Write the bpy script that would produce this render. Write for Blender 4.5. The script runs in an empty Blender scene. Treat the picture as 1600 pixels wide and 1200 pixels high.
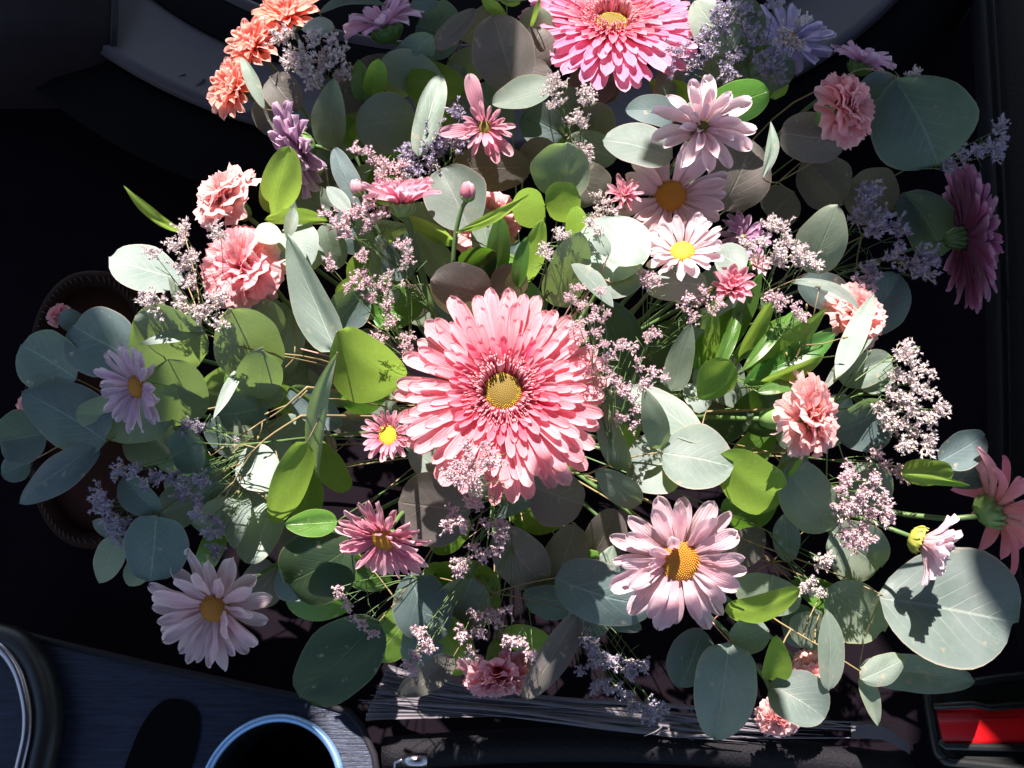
import bpy, math, random
from mathutils import Vector, Matrix, noise
random.seed(7)
rad = math.radians
sc = bpy.context.scene
COL = sc.collection
# ------------------------------------------------------------------ camera
TILT = rad(25); HF = rad(66)
CAM = Vector((0.0, -0.25, 0.55))
RT = Vector((1, 0, 0)); UP = Vector((0, math.cos(TILT), math.sin(TILT))); BK = Vector((0, -math.sin(TILT), math.cos(TILT)))
FPX = 800 / math.tan(HF / 2)
cd = bpy.data.cameras.new('camera'); cam = bpy.data.objects.new('camera', cd); COL.objects.link(cam)
cam.location = CAM; cam.rotation_euler = (TILT, 0, 0)
cd.sensor_width = 36; cd.lens = 18 / math.tan(HF / 2); cd.clip_start = 0.01; cd.clip_end = 200
sc.camera = cam
# ------------------------------------------------------------------ light
SUN_EL = rad(57); TO_SUN = Vector((-0.20, 0.98, 0)).normalized() * math.cos(SUN_EL) + Vector((0, 0, math.sin(SUN_EL)))
world = bpy.data.worlds.new('World'); sc.world = world; world.use_nodes = True
wn = world.node_tree; bg = wn.nodes['Background']
sky = wn.nodes.new('ShaderNodeTexSky'); sky.sky_type = 'NISHITA'; sky.sun_disc = False
sky.sun_elevation = SUN_EL; sky.sun_rotation = math.atan2(TO_SUN.x, TO_SUN.y)
wn.links.new(sky.outputs[0], bg.inputs[0]); bg.inputs[1].default_value = 0.072
sl = bpy.data.lights.new('sun', 'SUN'); sl.energy = 5.0; sl.angle = rad(0.55); sl.color = (1, 0.94, 0.87)
so = bpy.data.objects.new('sun', sl); COL.objects.link(so); so.rotation_euler = TO_SUN.to_track_quat('Z', 'Y').to_euler()
so.location = (0, 1, 3)
sc.view_settings.view_transform = 'Standard'; sc.view_settings.look = 'None'
sc.view_settings.exposure = 1.6; sc.view_settings.gamma = 1
sc.render.engine = 'CYCLES'
sc.cycles.use_denoising = True; sc.cycles.max_bounces = 8; sc.cycles.diffuse_bounces = 3; sc.cycles.transmission_bounces = 4
sc.cycles.use_adaptive_sampling = True

# ------------------------------------------------------------------ geometry helpers
def ray(px, py): return RT * ((px - 800) / FPX) + UP * ((600 - py) / FPX) - BK
def P(px, py, d): return CAM + ray(px, py) * d
def Q(px, py, z):
    r = ray(px, py); return CAM + r * ((z - CAM.z) / r.z)
def plane_pt(px, py, p0, n):
    r = ray(px, py); return CAM + r * ((p0 - CAM).dot(n) / r.dot(n))
def face_dir(fx, fy, fz): return (RT * fx + UP * fy + BK * fz).normalized()

class MB:
    def __init__(s): s.v = []; s.f = []; s.uv = []; s.mi = []
    def grid(s, nu, nv, fn, mi=0):
        b = len(s.v)
        for j in range(nv + 1):
            for i in range(nu + 1): s.v.append(fn(i / nu, j / nv))
        for j in range(nv):
            for i in range(nu):
                a = b + j * (nu + 1) + i
                s.f.append((a, a + 1, a + nu + 2, a + nu + 1)); s.mi.append(mi)
                s.uv.append([(i / nu, j / nv), ((i + 1) / nu, j / nv), ((i + 1) / nu, (j + 1) / nv), (i / nu, (j + 1) / nv)])
    def tube(s, pts, r0, r1=None, n=6, mi=0, cap=True):
        r1 = r0 if r1 is None else r1
        b = len(s.v); m = len(pts); prev = None
        for k, p in enumerate(pts):
            t = (pts[min(k + 1, m - 1)] - pts[max(k - 1, 0)])
            t = t.normalized() if t.length > 1e-9 else Vector((0, 0, 1))
            if prev is None: a = t.orthogonal().normalized()
            else:
                a = prev - t * prev.dot(t); a = a.normalized() if a.length > 1e-6 else t.orthogonal().normalized()
            prev = a; c = t.cross(a); r = r0 + (r1 - r0) * k / max(1, m - 1)
            for i in range(n):
                th = 2 * math.pi * i / n; s.v.append(p + (a * math.cos(th) + c * math.sin(th)) * r)
        for k in range(m - 1):
            for i in range(n):
                q = b + k * n; j = (i + 1) % n
                s.f.append((q + i, q + j, q + n + j, q + n + i)); s.mi.append(mi)
                s.uv.append([(i / n, k / m), ((i + 1) / n, k / m), ((i + 1) / n, (k + 1) / m), (i / n, (k + 1) / m)])
        if cap:
            s.f.append(tuple(b + i for i in range(n))[::-1]); s.uv.append([(0, 0)] * n); s.mi.append(mi)
            q = b + (m - 1) * n
            s.f.append(tuple(q + i for i in range(n))); s.uv.append([(0, 1)] * n); s.mi.append(mi)
    def lathe(s, prof, n=24, M=None, mi=0):
        M = M or Matrix.Identity(4)
        m = len(prof) - 1
        def fn(u, v):
            r, z = prof[min(m, int(round(v * m)))]; a = 2 * math.pi * u
            return M @ Vector((r * math.cos(a), r * math.sin(a), z))
        s.grid(n, m, fn, mi)
    def poly(s, pts, mi=0):
        b = len(s.v); s.v += pts; s.f.append(tuple(range(b, b + len(pts)))); s.uv.append([(p.x, p.y) for p in pts]); s.mi.append(mi)
    def prism(s, pts, dz, mi=0):
        n = len(pts); b = len(s.v); s.v += pts; s.v += [p + dz for p in pts]
        s.f.append(tuple(b + i for i in range(n))[::-1]); s.uv.append([(0, 0)] * n); s.mi.append(mi)
        s.f.append(tuple(b + n + i for i in range(n))); s.uv.append([(p.x, p.y) for p in pts]); s.mi.append(mi)
        for i in range(n):
            j = (i + 1) % n; s.f.append((b + i, b + j, b + n + j, b + n + i)); s.uv.append([(0, 0)] * 4); s.mi.append(mi)
    def mesh(s, name, mats, origin=None, smooth=True):
        me = bpy.data.meshes.new(name)
        o = origin or Vector((0, 0, 0))
        me.from_pydata([tuple(v - o) for v in s.v], [], s.f)
        uvl = me.uv_layers.new(name='UVMap')
        flat = [c for fu in s.uv for uv in fu for c in uv]
        uvl.data.foreach_set('uv', flat)
        for m in (mats if isinstance(mats, (list, tuple)) else [mats]): me.materials.append(m)
        if any(s.mi): me.polygons.foreach_set('material_index', s.mi)
        if smooth: me.polygons.foreach_set('use_smooth', [True] * len(me.polygons))
        me.update(); return me
def obj(name, me, parent=None, loc=None):
    o = bpy.data.objects.new(name, me); COL.objects.link(o)
    if parent is not None: o.parent = parent
    if loc is not None: o.location = loc
    return o
def thing(name, label, cat, group=None, loc=(0, 0, 0)):
    o = bpy.data.objects.new(name, None); COL.objects.link(o); o.location = loc; o.empty_display_size = .01
    o['label'] = label; o['category'] = cat
    if group: o['group'] = group
    return o
def tag(o, label, cat, group=None):
    o['label'] = label; o['category'] = cat
    if group: o['group'] = group
    return o
def build(mb, name, mats, root, smooth=True):
    """part of a thing, given in world coordinates"""
    o = obj(name, mb.mesh(name, mats, smooth=smooth), root, -Vector(root.location) if root is not None else None)
    return o
def bez(a, b, c, d, n=10):
    return [a * (1 - t) ** 3 + b * 3 * t * (1 - t) ** 2 + c * 3 * t * t * (1 - t) + d * t ** 3 for t in [i / n for i in range(n + 1)]]
def smooth_line(pts, n=5):
    if len(pts) < 3: return pts
    out = []
    for i in range(len(pts) - 1):
        p0 = pts[max(i - 1, 0)]; p1 = pts[i]; p2 = pts[i + 1]; p3 = pts[min(i + 2, len(pts) - 1)]
        for k in range(n):
            t = k / n
            out.append(0.5 * ((2 * p1) + (p2 - p0) * t + (2 * p0 - 5 * p1 + 4 * p2 - p3) * t * t + (3 * p1 - p0 - 3 * p2 + p3) * t ** 3))
    out.append(pts[-1]); return out

# ------------------------------------------------------------------ materials
class NT:
    def __init__(s, name):
        s.m = bpy.data.materials.new(name); s.m.use_nodes = True; s.t = s.m.node_tree; s.t.nodes.clear()
        s.out = s.n('ShaderNodeOutputMaterial')
    def n(s, t, **kw):
        x = s.t.nodes.new(t)
        for k, v in kw.items():
            if k.startswith('i_'):
                key = k[2:]; key = int(key) if key.isdigit() else key.replace('_', ' ')
                x.inputs[key].default_value = v
            else: setattr(x, k, v)
        return x
    def l(s, a, b): s.t.links.new(a, b)
    def math(s, op, a, b=None, c=None, clamp=False):
        x = s.n('ShaderNodeMath', operation=op, use_clamp=clamp)
        for i, q in enumerate((a, b, c)):
            if q is None: continue
            if isinstance(q, (int, float)): x.inputs[i].default_value = q
            else: s.l(q, x.inputs[i])
        return x.outputs[0]
    def mix(s, f, a, b, bt='MIX'):
        x = s.n('ShaderNodeMix', data_type='RGBA', blend_type=bt)
        for i, q in ((0, f), (6, a), (7, b)):
            if isinstance(q, (int, float)): x.inputs[i].default_value = q
            elif isinstance(q, tuple): x.inputs[i].default_value = (*q, 1)
            else: s.l(q, x.inputs[i])
        return x.outputs[2]
    def noise(s, scale, detail=3, vec=None, rough=.5):
        x = s.n('ShaderNodeTexNoise', i_Scale=scale, i_Detail=detail, i_Roughness=rough)
        if vec is not None: s.l(vec, x.inputs['Vector'])
        return x.outputs[0]
def srgb(r, g, b):
    f = lambda c: ((c / 255 + .055) / 1.055) ** 2.4 if c > 10 else c / 255 / 12.92
    return (f(r), f(g), f(b))

def leaf_mat(name, col, trans, vein, rim, rough=.5, fac=.4, blotch=(.5, .4, .3), spec=.3, bump=.4):
    T = NT(name)
    tc = T.n('ShaderNodeTexCoord'); sep = T.n('ShaderNodeSeparateXYZ'); T.l(tc.outputs['UV'], sep.inputs[0])
    u, v = sep.outputs[0], sep.outputs[1]
    au = T.math('ABSOLUTE', T.math('SUBTRACT', u, .5))
    oi = T.n('ShaderNodeObjectInfo')
    # midrib
    mid = T.math('SUBTRACT', 1, T.math('MULTIPLY', au, 46), clamp=True)
    # side veins: stripes on (v - |u|*.7)
    nz = T.noise(28, 2, tc.outputs['Object'])
    ph = T.math('ADD', T.math('MULTIPLY', T.math('SUBTRACT', v, T.math('MULTIPLY', au, .8)), 52), T.math('MULTIPLY', nz, 3.0))
    st = T.math('SUBTRACT', T.math('MULTIPLY', T.math('SINE', ph), 9), 8, clamp=True)
    st = T.math('MULTIPLY', st, T.math('SUBTRACT', 1, T.math('MULTIPLY', au, 2.2), clamp=True))
    fine = T.noise(420, 4, tc.outputs['Object'], .7)
    big = T.noise(45, 3, tc.outputs['Object'])
    vb = T.math('ADD', T.math('MULTIPLY', T.math('SUBTRACT', oi.outputs['Random'], .5), .55), 1.0)
    c = T.mix(T.math('MULTIPLY', T.math('SUBTRACT', big, .38, clamp=True), 2.6, clamp=True), col, tuple(a * b for a, b in zip(col, (.66, .76, .70))))
    c = T.mix(T.math('MULTIPLY', T.math('SUBTRACT', fine, .52, clamp=True), 1.5, clamp=True), c, tuple(min(1, a * 1.3) for a in col))
    c = T.mix(T.math('MULTIPLY', st, .34), c, vein)
    c = T.mix(T.math('MULTIPLY', mid, .6), c, vein)
    # brown specks
    sp = T.noise(160, 2, tc.outputs['Object'])
    c = T.mix(T.math('MULTIPLY', T.math('SUBTRACT', sp, .66, clamp=True), 8, clamp=True), c, blotch)
    rm = T.math('MULTIPLY', T.math('SUBTRACT', au, .478, clamp=True), 60, clamp=True)
    c = T.mix(T.math('MULTIPLY', rm, .7), c, rim)
    hsv = T.n('ShaderNodeHueSaturation'); T.l(vb, hsv.inputs['Value']); T.l(c, hsv.inputs['Color'])
    hs = T.math('ADD', T.math('MULTIPLY', T.math('SUBTRACT', T.math('FRACT', T.math('MULTIPLY', oi.outputs['Random'], 7.3)), .5), .035), .5); T.l(hs, hsv.inputs['Hue'])
    b = T.n('ShaderNodeBsdfPrincipled'); b.inputs['Roughness'].default_value = rough; b.inputs['Specular IOR Level'].default_value = spec
    T.l(hsv.outputs[0], b.inputs['Base Color'])
    bp = T.n('ShaderNodeBump', i_Strength=bump, i_Distance=.0006)
    T.l(T.math('ADD', T.math('ADD', T.math('MULTIPLY', st, -.5), T.math('MULTIPLY', mid, -1)), T.math('MULTIPLY', fine, .5)), bp.inputs['Height'])
    T.l(bp.outputs[0], b.inputs['Normal'])
    tr = T.n('ShaderNodeBsdfTranslucent')
    tcx = T.mix(T.math('MULTIPLY', T.math('ADD', st, mid, clamp=True), .35), trans, tuple(min(1, a * 1.25) for a in trans))
    vo = T.n('ShaderNodeTexVoronoi', feature='DISTANCE_TO_EDGE', i_Scale=330.0); T.l(tc.outputs['Object'], vo.inputs['Vector'])
    net = T.math('SUBTRACT', 1, T.math('MULTIPLY', vo.outputs['Distance'], 9), clamp=True)
    tcx = T.mix(T.math('MULTIPLY', net, .28), tcx, tuple(a * .55 for a in trans))
    tcx = T.mix(T.math('MULTIPLY', big, .7), tcx, tuple(a * .5 for a in trans)); T.l(tcx, tr.inputs[0])
    mx = T.n('ShaderNodeMixShader', i_0=fac); T.l(b.outputs[0], mx.inputs[1]); T.l(tr.outputs[0], mx.inputs[2]); T.l(mx.outputs[0], T.out.inputs[0])
    return T.m

def petal_mat(name, base, mid, tip, fac=.48, stripe=.35, stripe_n=70, edge=None, rough=.55):
    T = NT(name)
    tc = T.n('ShaderNodeTexCoord'); sep = T.n('ShaderNodeSeparateXYZ'); T.l(tc.outputs['UV'], sep.inputs[0])
    oi = T.n('ShaderNodeObjectInfo')
    r = T.n('ShaderNodeValToRGB'); T.l(sep.outputs[1], r.inputs[0])
    e = r.color_ramp.elements; e[0].color = (*base, 1); e[1].color = (*tip, 1); e[1].position = .95
    m1 = e.new(.42); m1.color = (*mid, 1)
    wob = T.math('MULTIPLY', T.noise(30, 2, tc.outputs['UV']), .35)
    s = T.math('SINE', T.math('MULTIPLY', T.math('ADD', sep.outputs[0], T.math('MULTIPLY', wob, .2)), stripe_n))
    s2 = T.math('MULTIPLY', T.math('ADD', s, 1), .5 * stripe)
    c = T.mix(s2, r.outputs[0], tuple(a * b for a, b in zip(mid, (.96, .78, .82))))
    au = T.math('ABSOLUTE', T.math('SUBTRACT', sep.outputs[0], .5))
    c = T.mix(T.math('MULTIPLY', T.math('SUBTRACT', T.math('MAXIMUM', T.math('MULTIPLY', au, 2), sep.outputs[1]), .82, clamp=True), 2.2, clamp=True), c, tuple(min(.95, a * .6 + .30) for a in tip))
    ct = T.math('SUBTRACT', 1, T.math('MULTIPLY', au, 9), clamp=True)
    c = T.mix(T.math('MULTIPLY', ct, .3), c, tuple(a * b for a, b in zip(mid, (.97, .75, .80))))
    fg = T.math('SINE', T.math('MULTIPLY', sep.outputs[0], 95))
    bl = T.noise(9, 3, tc.outputs['Object'])
    br = T.noise(5, 4, tc.outputs['Object'], .7)
    c = T.mix(T.math('MULTIPLY', T.math('SUBTRACT', br, .66, clamp=True), 2.5, clamp=True), c, tuple(a * .72 for a in base))
    hsv = T.n('ShaderNodeHueSaturation'); T.l(c, hsv.inputs['Color'])
    T.l(T.math('ADD', T.math('MULTIPLY', T.math('SUBTRACT', oi.outputs['Random'], .5), .22), 1), hsv.inputs['Value'])
    T.l(T.math('ADD', T.math('MULTIPLY', T.math('SUBTRACT', T.math('FRACT', T.math('MULTIPLY', oi.outputs['Random'], 5.7)), .5), .3), 1), hsv.inputs['Saturation'])
    b = T.n('ShaderNodeBsdfPrincipled'); b.inputs['Roughness'].default_value = rough; b.inputs['Specular IOR Level'].default_value = .35
    T.l(hsv.outputs[0], b.inputs['Base Color'])
    bp = T.n('ShaderNodeBump', i_Strength=.4, i_Distance=.0004); T.l(T.math('ADD', T.math('ADD', s, T.math('MULTIPLY', fg, .5)), T.math('MULTIPLY', bl, .3)), bp.inputs['Height']); T.l(bp.outputs[0], b.inputs['Normal'])
    tr = T.n('ShaderNodeBsdfTranslucent'); T.l(hsv.outputs[0], tr.inputs[0])
    mx = T.n('ShaderNodeMixShader', i_0=fac); T.l(b.outputs[0], mx.inputs[1]); T.l(tr.outputs[0], mx.inputs[2]); T.l(mx.outputs[0], T.out.inputs[0])
    return T.m

def plain(name, col, rough=.5, metal=0., spec=.5, nscale=None, namp=.25, bump=0, bscale=200, bdist=.0005, trans=0, coat=0):
    T = NT(name); tc = T.n('ShaderNodeTexCoord')
    b = T.n('ShaderNodeBsdfPrincipled'); b.inputs['Roughness'].default_value = rough; b.inputs['Metallic'].default_value = metal
    b.inputs['Specular IOR Level'].default_value = spec; b.inputs['Coat Weight'].default_value = coat
    if nscale:
        nz = T.noise(nscale, 4, tc.outputs['Object'], .6)
        c = T.mix(nz, tuple(a * (1 - namp) for a in col), tuple(min(1, a * (1 + namp)) for a in col)); T.l(c, b.inputs['Base Color'])
    else: b.inputs['Base Color'].default_value = (*col, 1)
    if bump:
        nz = T.noise(bscale, 5, tc.outputs['Object'], .65); bp = T.n('ShaderNodeBump', i_Strength=bump, i_Distance=bdist); T.l(nz, bp.inputs['Height']); T.l(bp.outputs[0], b.inputs['Normal'])
    if trans:
        tr = T.n('ShaderNodeBsdfTranslucent'); tr.inputs[0].default_value = (*col, 1); mx = T.n('ShaderNodeMixShader', i_0=trans)
        T.l(b.outputs[0], mx.inputs[1]); T.l(tr.outputs[0], mx.inputs[2]); T.l(mx.outputs[0], T.out.inputs[0])
    else: T.l(b.outputs[0], T.out.inputs[0])
    return T.m

LIME = (.29, .43, .09)
LM = {
 'g': leaf_mat('eucalyptus_leaf', (.295, .345, .30), LIME, (.50, .56, .46), (.50, .42, .28)),
 'p': leaf_mat('pale_eucalyptus_leaf', (.30, .345, .33), (.45, .60, .12), (.62, .66, .58), (.6, .5, .4)),
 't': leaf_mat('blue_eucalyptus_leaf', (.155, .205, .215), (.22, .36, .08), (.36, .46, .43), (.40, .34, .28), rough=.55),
 's': leaf_mat('sage_eucalyptus_leaf', (.265, .305, .235), LIME, (.40, .45, .33), (.45, .42, .22)),
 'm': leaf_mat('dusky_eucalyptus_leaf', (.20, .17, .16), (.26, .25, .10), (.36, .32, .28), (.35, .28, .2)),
 'n': leaf_mat('green_glossy_leaf', (.085, .21, .035), (.24, .50, .04), (.20, .34, .08), (.28, .42, .08), rough=.32, fac=.38, spec=.5),
 'y': leaf_mat('young_green_leaf', (.20, .36, .05), (.36, .54, .08), (.36, .52, .16), (.5, .45, .12), fac=.5),
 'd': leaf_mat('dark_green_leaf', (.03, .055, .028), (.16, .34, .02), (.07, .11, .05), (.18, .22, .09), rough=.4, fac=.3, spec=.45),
}
PM = {
 'gerbera': petal_mat('gerbera_petal', (.74, .08, .17), (.93, .33, .4), (.96, .53, .57), stripe=.25, stripe_n=34),
 'gerbera_in': petal_mat('gerbera_inner_petal', (.58, .03, .11), (.84, .17, .27), (.92, .4, .46), stripe=.2, stripe_n=20),
 'hotpink': petal_mat('bright_gerbera_petal', (.68, .08, .18), (.8, .28, .42), (.84, .42, .6), stripe=.25, stripe_n=34),
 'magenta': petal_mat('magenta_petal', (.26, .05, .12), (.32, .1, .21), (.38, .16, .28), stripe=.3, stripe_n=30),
 'peach': petal_mat('peach_pink_petal', (.8, .38, .3), (.8, .3, .34), (.76, .28, .38), stripe=.3, stripe_n=30),
 'pale': petal_mat('pale_pink_petal', (.82, .48, .5), (.88, .58, .65), (.91, .7, .76), stripe=.3, stripe_n=44),
 'soft': petal_mat('soft_pink_petal', (.86, .56, .58), (.90, .66, .71), (.93, .76, .81), stripe=.3, stripe_n=44),
 'lilac': petal_mat('lilac_petal', (.72, .48, .62), (.74, .54, .72), (.8, .66, .8), stripe=.3, stripe_n=44),
 'blue': petal_mat('cool_lilac_petal', (.55, .44, .72), (.62, .54, .82), (.70, .64, .88), stripe=.3, stripe_n=44),
 'mauve': petal_mat('mauve_petal', (.50, .27, .45), (.58, .34, .52), (.66, .46, .60), stripe=.35, stripe_n=40),
 'pink': petal_mat('pink_petal', (.74, .18, .3), (.86, .36, .46), (.9, .54, .61), stripe=.3, stripe_n=40),
 'coral': petal_mat('coral_petal', (.88, .2, .13), (.95, .36, .27), (.97, .56, .48), stripe=.25, stripe_n=34),
 'carn': petal_mat('carnation_petal', (.8, .14, .19), (.91, .32, .37), (.95, .48, .51), stripe=.18, stripe_n=60, fac=.45),
 'carn_peach': petal_mat('peach_carnation_petal', (.88, .24, .22), (.93, .38, .37), (.95, .55, .53), stripe=.15, stripe_n=60, fac=.45),
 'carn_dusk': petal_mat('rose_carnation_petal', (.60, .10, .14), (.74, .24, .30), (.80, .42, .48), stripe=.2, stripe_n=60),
}
M_stem = plain('green_stem', (.09, .15, .045), .5, nscale=60, trans=.0)
M_stem_lt = plain('light_green_stem', (.20, .27, .09), .5, nscale=60)
M_twig = plain('tan_twig', (.25, .18, .08), .6, nscale=90)
M_twig_pink = plain('pink_twig', (.50, .24, .20), .6, nscale=90)
M_calyx = plain('calyx_green', (.13, .24, .06), .5, nscale=120, namp=.4, trans=.2)
M_calyx_lt = plain('light_calyx', (.24, .38, .12), .45, nscale=120, namp=.3, trans=.25)
M_disc_y = plain('disc_yellow', (.55, .38, .02), .7, nscale=300, namp=.3)
M_disc_g = plain('disc_yellow_green', (.24, .19, .03), .7, nscale=300, namp=.3)
M_disc_o = plain('disc_orange', (.62, .30, .02), .7, nscale=300, namp=.4)
M_disc_or = plain('disc_deep_orange', (.42, .15, .01), .7, nscale=300, namp=.4)
M_disc_dk = plain('disc_core', (.20, .12, .02), .8, nscale=400, namp=.4)
M_curl = plain('tube_floret_pink', (.84, .34, .38), .45, nscale=500, trans=.25)
M_stat = {'pk': plain('statice_pink', (.72, .50, .57), .6, nscale=700, namp=.25, trans=.3),
          'wh': plain('statice_pale', (.72, .60, .62), .6, nscale=700, namp=.25, trans=.3),
          'vi': plain('statice_violet', (.42, .36, .50), .6, nscale=700, namp=.3, trans=.25)}
M_statc = plain('statice_calyx', (.45, .40, .30), .6, nscale=500, namp=.3)

# ------------------------------------------------------------------ leaves
SH = {'r': (.50, .95), 'o': (.60, .80), 'l': (.85, .9), 'b': (.55, 1.35), 'p': (.55, .72), 'x': (.80, 1.5), 'a': (.66, .62)}
def make_leaf(parent, bx, by, tx, ty, w, d, U=0, R=0, m='g', s='r', k=0, bend=None, cup=None, name='leaf'):
    base = Vector((bx, by)); tip = Vector((tx, ty)); ax = tip - base; L = ax.length; axn = ax / L; pr = Vector((-axn.y, axn.x))
    c = (base + tip) / 2
    p0 = P(c.x, c.y, d); n = (BK + UP * math.tan(rad(U)) + RT * math.tan(rad(R))).normalized()
    big = max(L, w) > 70
    nu, nv = (10, 14) if big else (6, 9)
    pw, sk = SH[s]; mpx = d / FPX
    seed = random.uniform(0, 50)
    bend = random.uniform(-.12, .34) if bend is None else bend
    cup = random.choice((-1, 1)) * random.uniform(.05, .16) if cup is None else cup
    wav = random.uniform(.012, .034)
    mb = MB()
    tw = random.uniform(-.2, .2); pw2 = pw * random.uniform(.86, 1.2); sk2 = sk * random.uniform(.88, 1.12); fold = random.uniform(-.12, .34); rim = random.uniform(-.5, .5)
    def fn(a, b):
        v = .5 - .5 * math.cos(math.pi * b); v = .5 * v + .5 * b if b < .9999 else 1
        u = 2 * a - 1
        hw = (4 * max(0, v ** sk2) * (1 - v ** sk2)) ** pw2 * w / 2
        # slight unevenness of the margin
        hw *= 1 + .10 * noise.noise(Vector((seed + u * .8, v * 3.2, 1)))
        off = k * 4 * v * (1 - v)
        q = base + ax * v + pr * (hw * u + off)
        p = plane_pt(q.x, q.y, p0, n)
        h = -bend * (2 * v - 1) ** 2 * L * .5 + cup * (abs(u) ** 1.6) * hw + tw * u * (v - .5) * w * .5
        h += fold * abs(u) * hw + rim * max(0, abs(u) - .6) * hw * (1 if u > 0 else .4)
        h += wav * L * noise.noise(Vector((u * 1.4 + seed, v * 2.6, 4)))
        return p + n * h * mpx
    mb.grid(nu, nv, fn)
    o0 = mb.v[0].copy()
    me = mb.mesh(name, LM[m], o0)
    o = obj(name, me, parent, o0 - Vector(parent.location) if parent is not None else o0)
    return o, o0
HEART = P(800, 655, .54)
G_EUC = 'eucalyptus branches of the arrangement'; G_GRN = 'glossy green sprigs of the arrangement'
def branch(label, rows, stem=None, mat=None, name='eucalyptus_branch', cat='eucalyptus', group=G_EUC, sr=1.6, hd=None):
    """rows: 'bx by tx ty w d U R mat shape [k]' per leaf, stem: list of (px,py,d)"""
    root = thing(name, label, cat, group, HEART)
    bases = []
    for row in rows.strip().split('\n'):
        t = row.split()
        if not t: continue
        f = [float(x) for x in t[:8]]
        o, b = make_leaf(root, *f, t[8], t[9] if len(t) > 9 else 'r', float(t[10]) if len(t) > 10 else 0)
        bases.append(b)
    heart = HEART + Vector((random.uniform(-.02, .02), random.uniform(-.02, .02), -.01))
    if stem: line = [P(*q) for q in stem]
    else:
        cen = sum(bases, Vector()) / len(bases) - BK * .012
        line = [cen]
    a = line[-1]; b0 = heart
    dirn = (line[-1] - line[-2]).normalized() * .025 - BK * .02 if len(line) > 1 else -BK * .04
    tail = bez(a, a + dirn, b0 + (a - b0) * .55 - BK * .06, b0, 9)
    main = smooth_line(line, 5)[:-1] + tail if len(line) > 1 else tail
    mb = MB(); mb.tube(main, sr * .00022, sr * .0004, 6)
    for b in bases:
        near = min(main, key=lambda q: (q - b).length)
        e = near - b
        if e.length > .002:
            mb.tube(bez(b, b + e * .3 - BK * .1 * e.length, b + e * .7 - BK * .12 * e.length, near, 5), .0003, .00045, 5)
    build(mb, 'stem', mat or M_twig, root)
    return root

# ------------------------------------------------------------------ petals and flowers
def petal_mesh(name, mat, W, curl=.1, droop=.2, groove=.12, tips=.80, nu=4, nv=9, notch=0, wave=0, root_w=.45, seed=0):
    mb = MB()
    def fn(a, b):
        u = 2 * a - 1; v = 1 - (1 - b) ** 1.45
        g = min(1, v / .62); g = g * g * (3 - 2 * g)
        hw = (root_w + (1 - root_w) * g) * W / 2
        if v > tips: hw *= math.sqrt(max(0, 1 - ((v - tips) / (1.0005 - tips)) ** 2))
        hw *= 1 + .08 * noise.noise(Vector((seed * 3.1 + u, v * 3, 2)))
        x = v - (notch * (.5 - .5 * math.cos(u * 6.28)) * max(0, v - .8) * 5 if notch else 0)
        z = curl * v * 1.0 - droop * v * v + groove * W * (u * u) * (.4 + v) + (wave * noise.noise(Vector((u * 1.2, v * 2.5, seed))) if wave else 0)
        return Vector((x, hw * u, z))
    mb.grid(nu, nv, fn)
    return mb.mesh(name, mat)
def frill_mesh(name, mat, W, seed, nu=14, nv=7, cup=.25):
    mb = MB()
    def fn(a, b):
        u = 2 * a - 1; v = b
        ang = u * (.22 + .62 * v) * W
        ser = (.035 * (1 if int(round(a * nu)) % 2 else -1) + .05 * noise.noise(Vector((u * 5, seed, 0)))) * (v > .99)
        L = v * (1 + ser) * (1 - .10 * u * u)
        z = .10 * v * v * math.sin(u * 4.2 + seed) + .05 * v ** 3 * math.sin(u * 11 + seed * 2) + .07 * v * noise.noise(Vector((u * 2, v * 2, seed))) + cup * v - .34 * v ** 3
        return Vector((L * math.cos(ang), L * math.sin(ang), z))
    mb.grid(nu, nv, fn)
    return mb.mesh(name, mat)
_cache = {}
def variants(key, fn, n=4):
    if key not in _cache: _cache[key] = [fn(i) for i in range(n)]
    return _cache[key]
def place_petal(root, me, th, tilt, r0, L, z0=0, roll=0, name='petal', wj=1):
    o = obj(name, me, root)
    M = Matrix.Rotation(th, 4, 'Z') @ Matrix.Translation((r0, 0, z0)) @ Matrix.Rotation(-tilt, 4, 'Y') @ Matrix.Rotation(roll, 4, 'X') @ Matrix.Diagonal((L, L * wj, L, 1))
    o.matrix_local = M
    return o
def flower_root(name, label, cat, group, px, py, d, r, face, spin=0):
    f = face_dir(*face); S = r * d / FPX
    o = thing(name, label, cat, group, P(px, py, d))
    o.rotation_mode = 'QUATERNION'
    q = f.to_track_quat('Z', 'Y'); 
    from mathutils import Quaternion
    o.rotation_quaternion = q @ Quaternion((0, 0, 1), spin)
    o.scale = (S, S, S)
    return o, f, S
def stem_to_heart(root, f, S, mat=None, via=None, r=.0011, start=-.35):
    bpy_loc = Vector(root.location)
    M = Matrix.LocRotScale(root.location, root.rotation_quaternion, root.scale); inv = M.inverted()
    a = bpy_loc + f * S * start
    pts = [a]
    if via: pts = smooth_line([a] + [P(*q) for q in via], 5)
    e = pts[-1]; h = HEART + Vector((random.uniform(-.02, .02), random.uniform(-.02, .02), -.01))
    dirn = (pts[-1] - pts[-2]).normalized() * .03 if via else -f * .035
    line = pts[:-1] + bez(e, e + dirn - BK * .02, h + (e - h) * .55 - BK * .05, h, 9)
    mb = MB(); mb.tube([inv @ p for p in line], r / S, r * 1.2 / S, 8)
    obj('stem', mb.mesh('stem', mat or M_stem), root)
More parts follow.
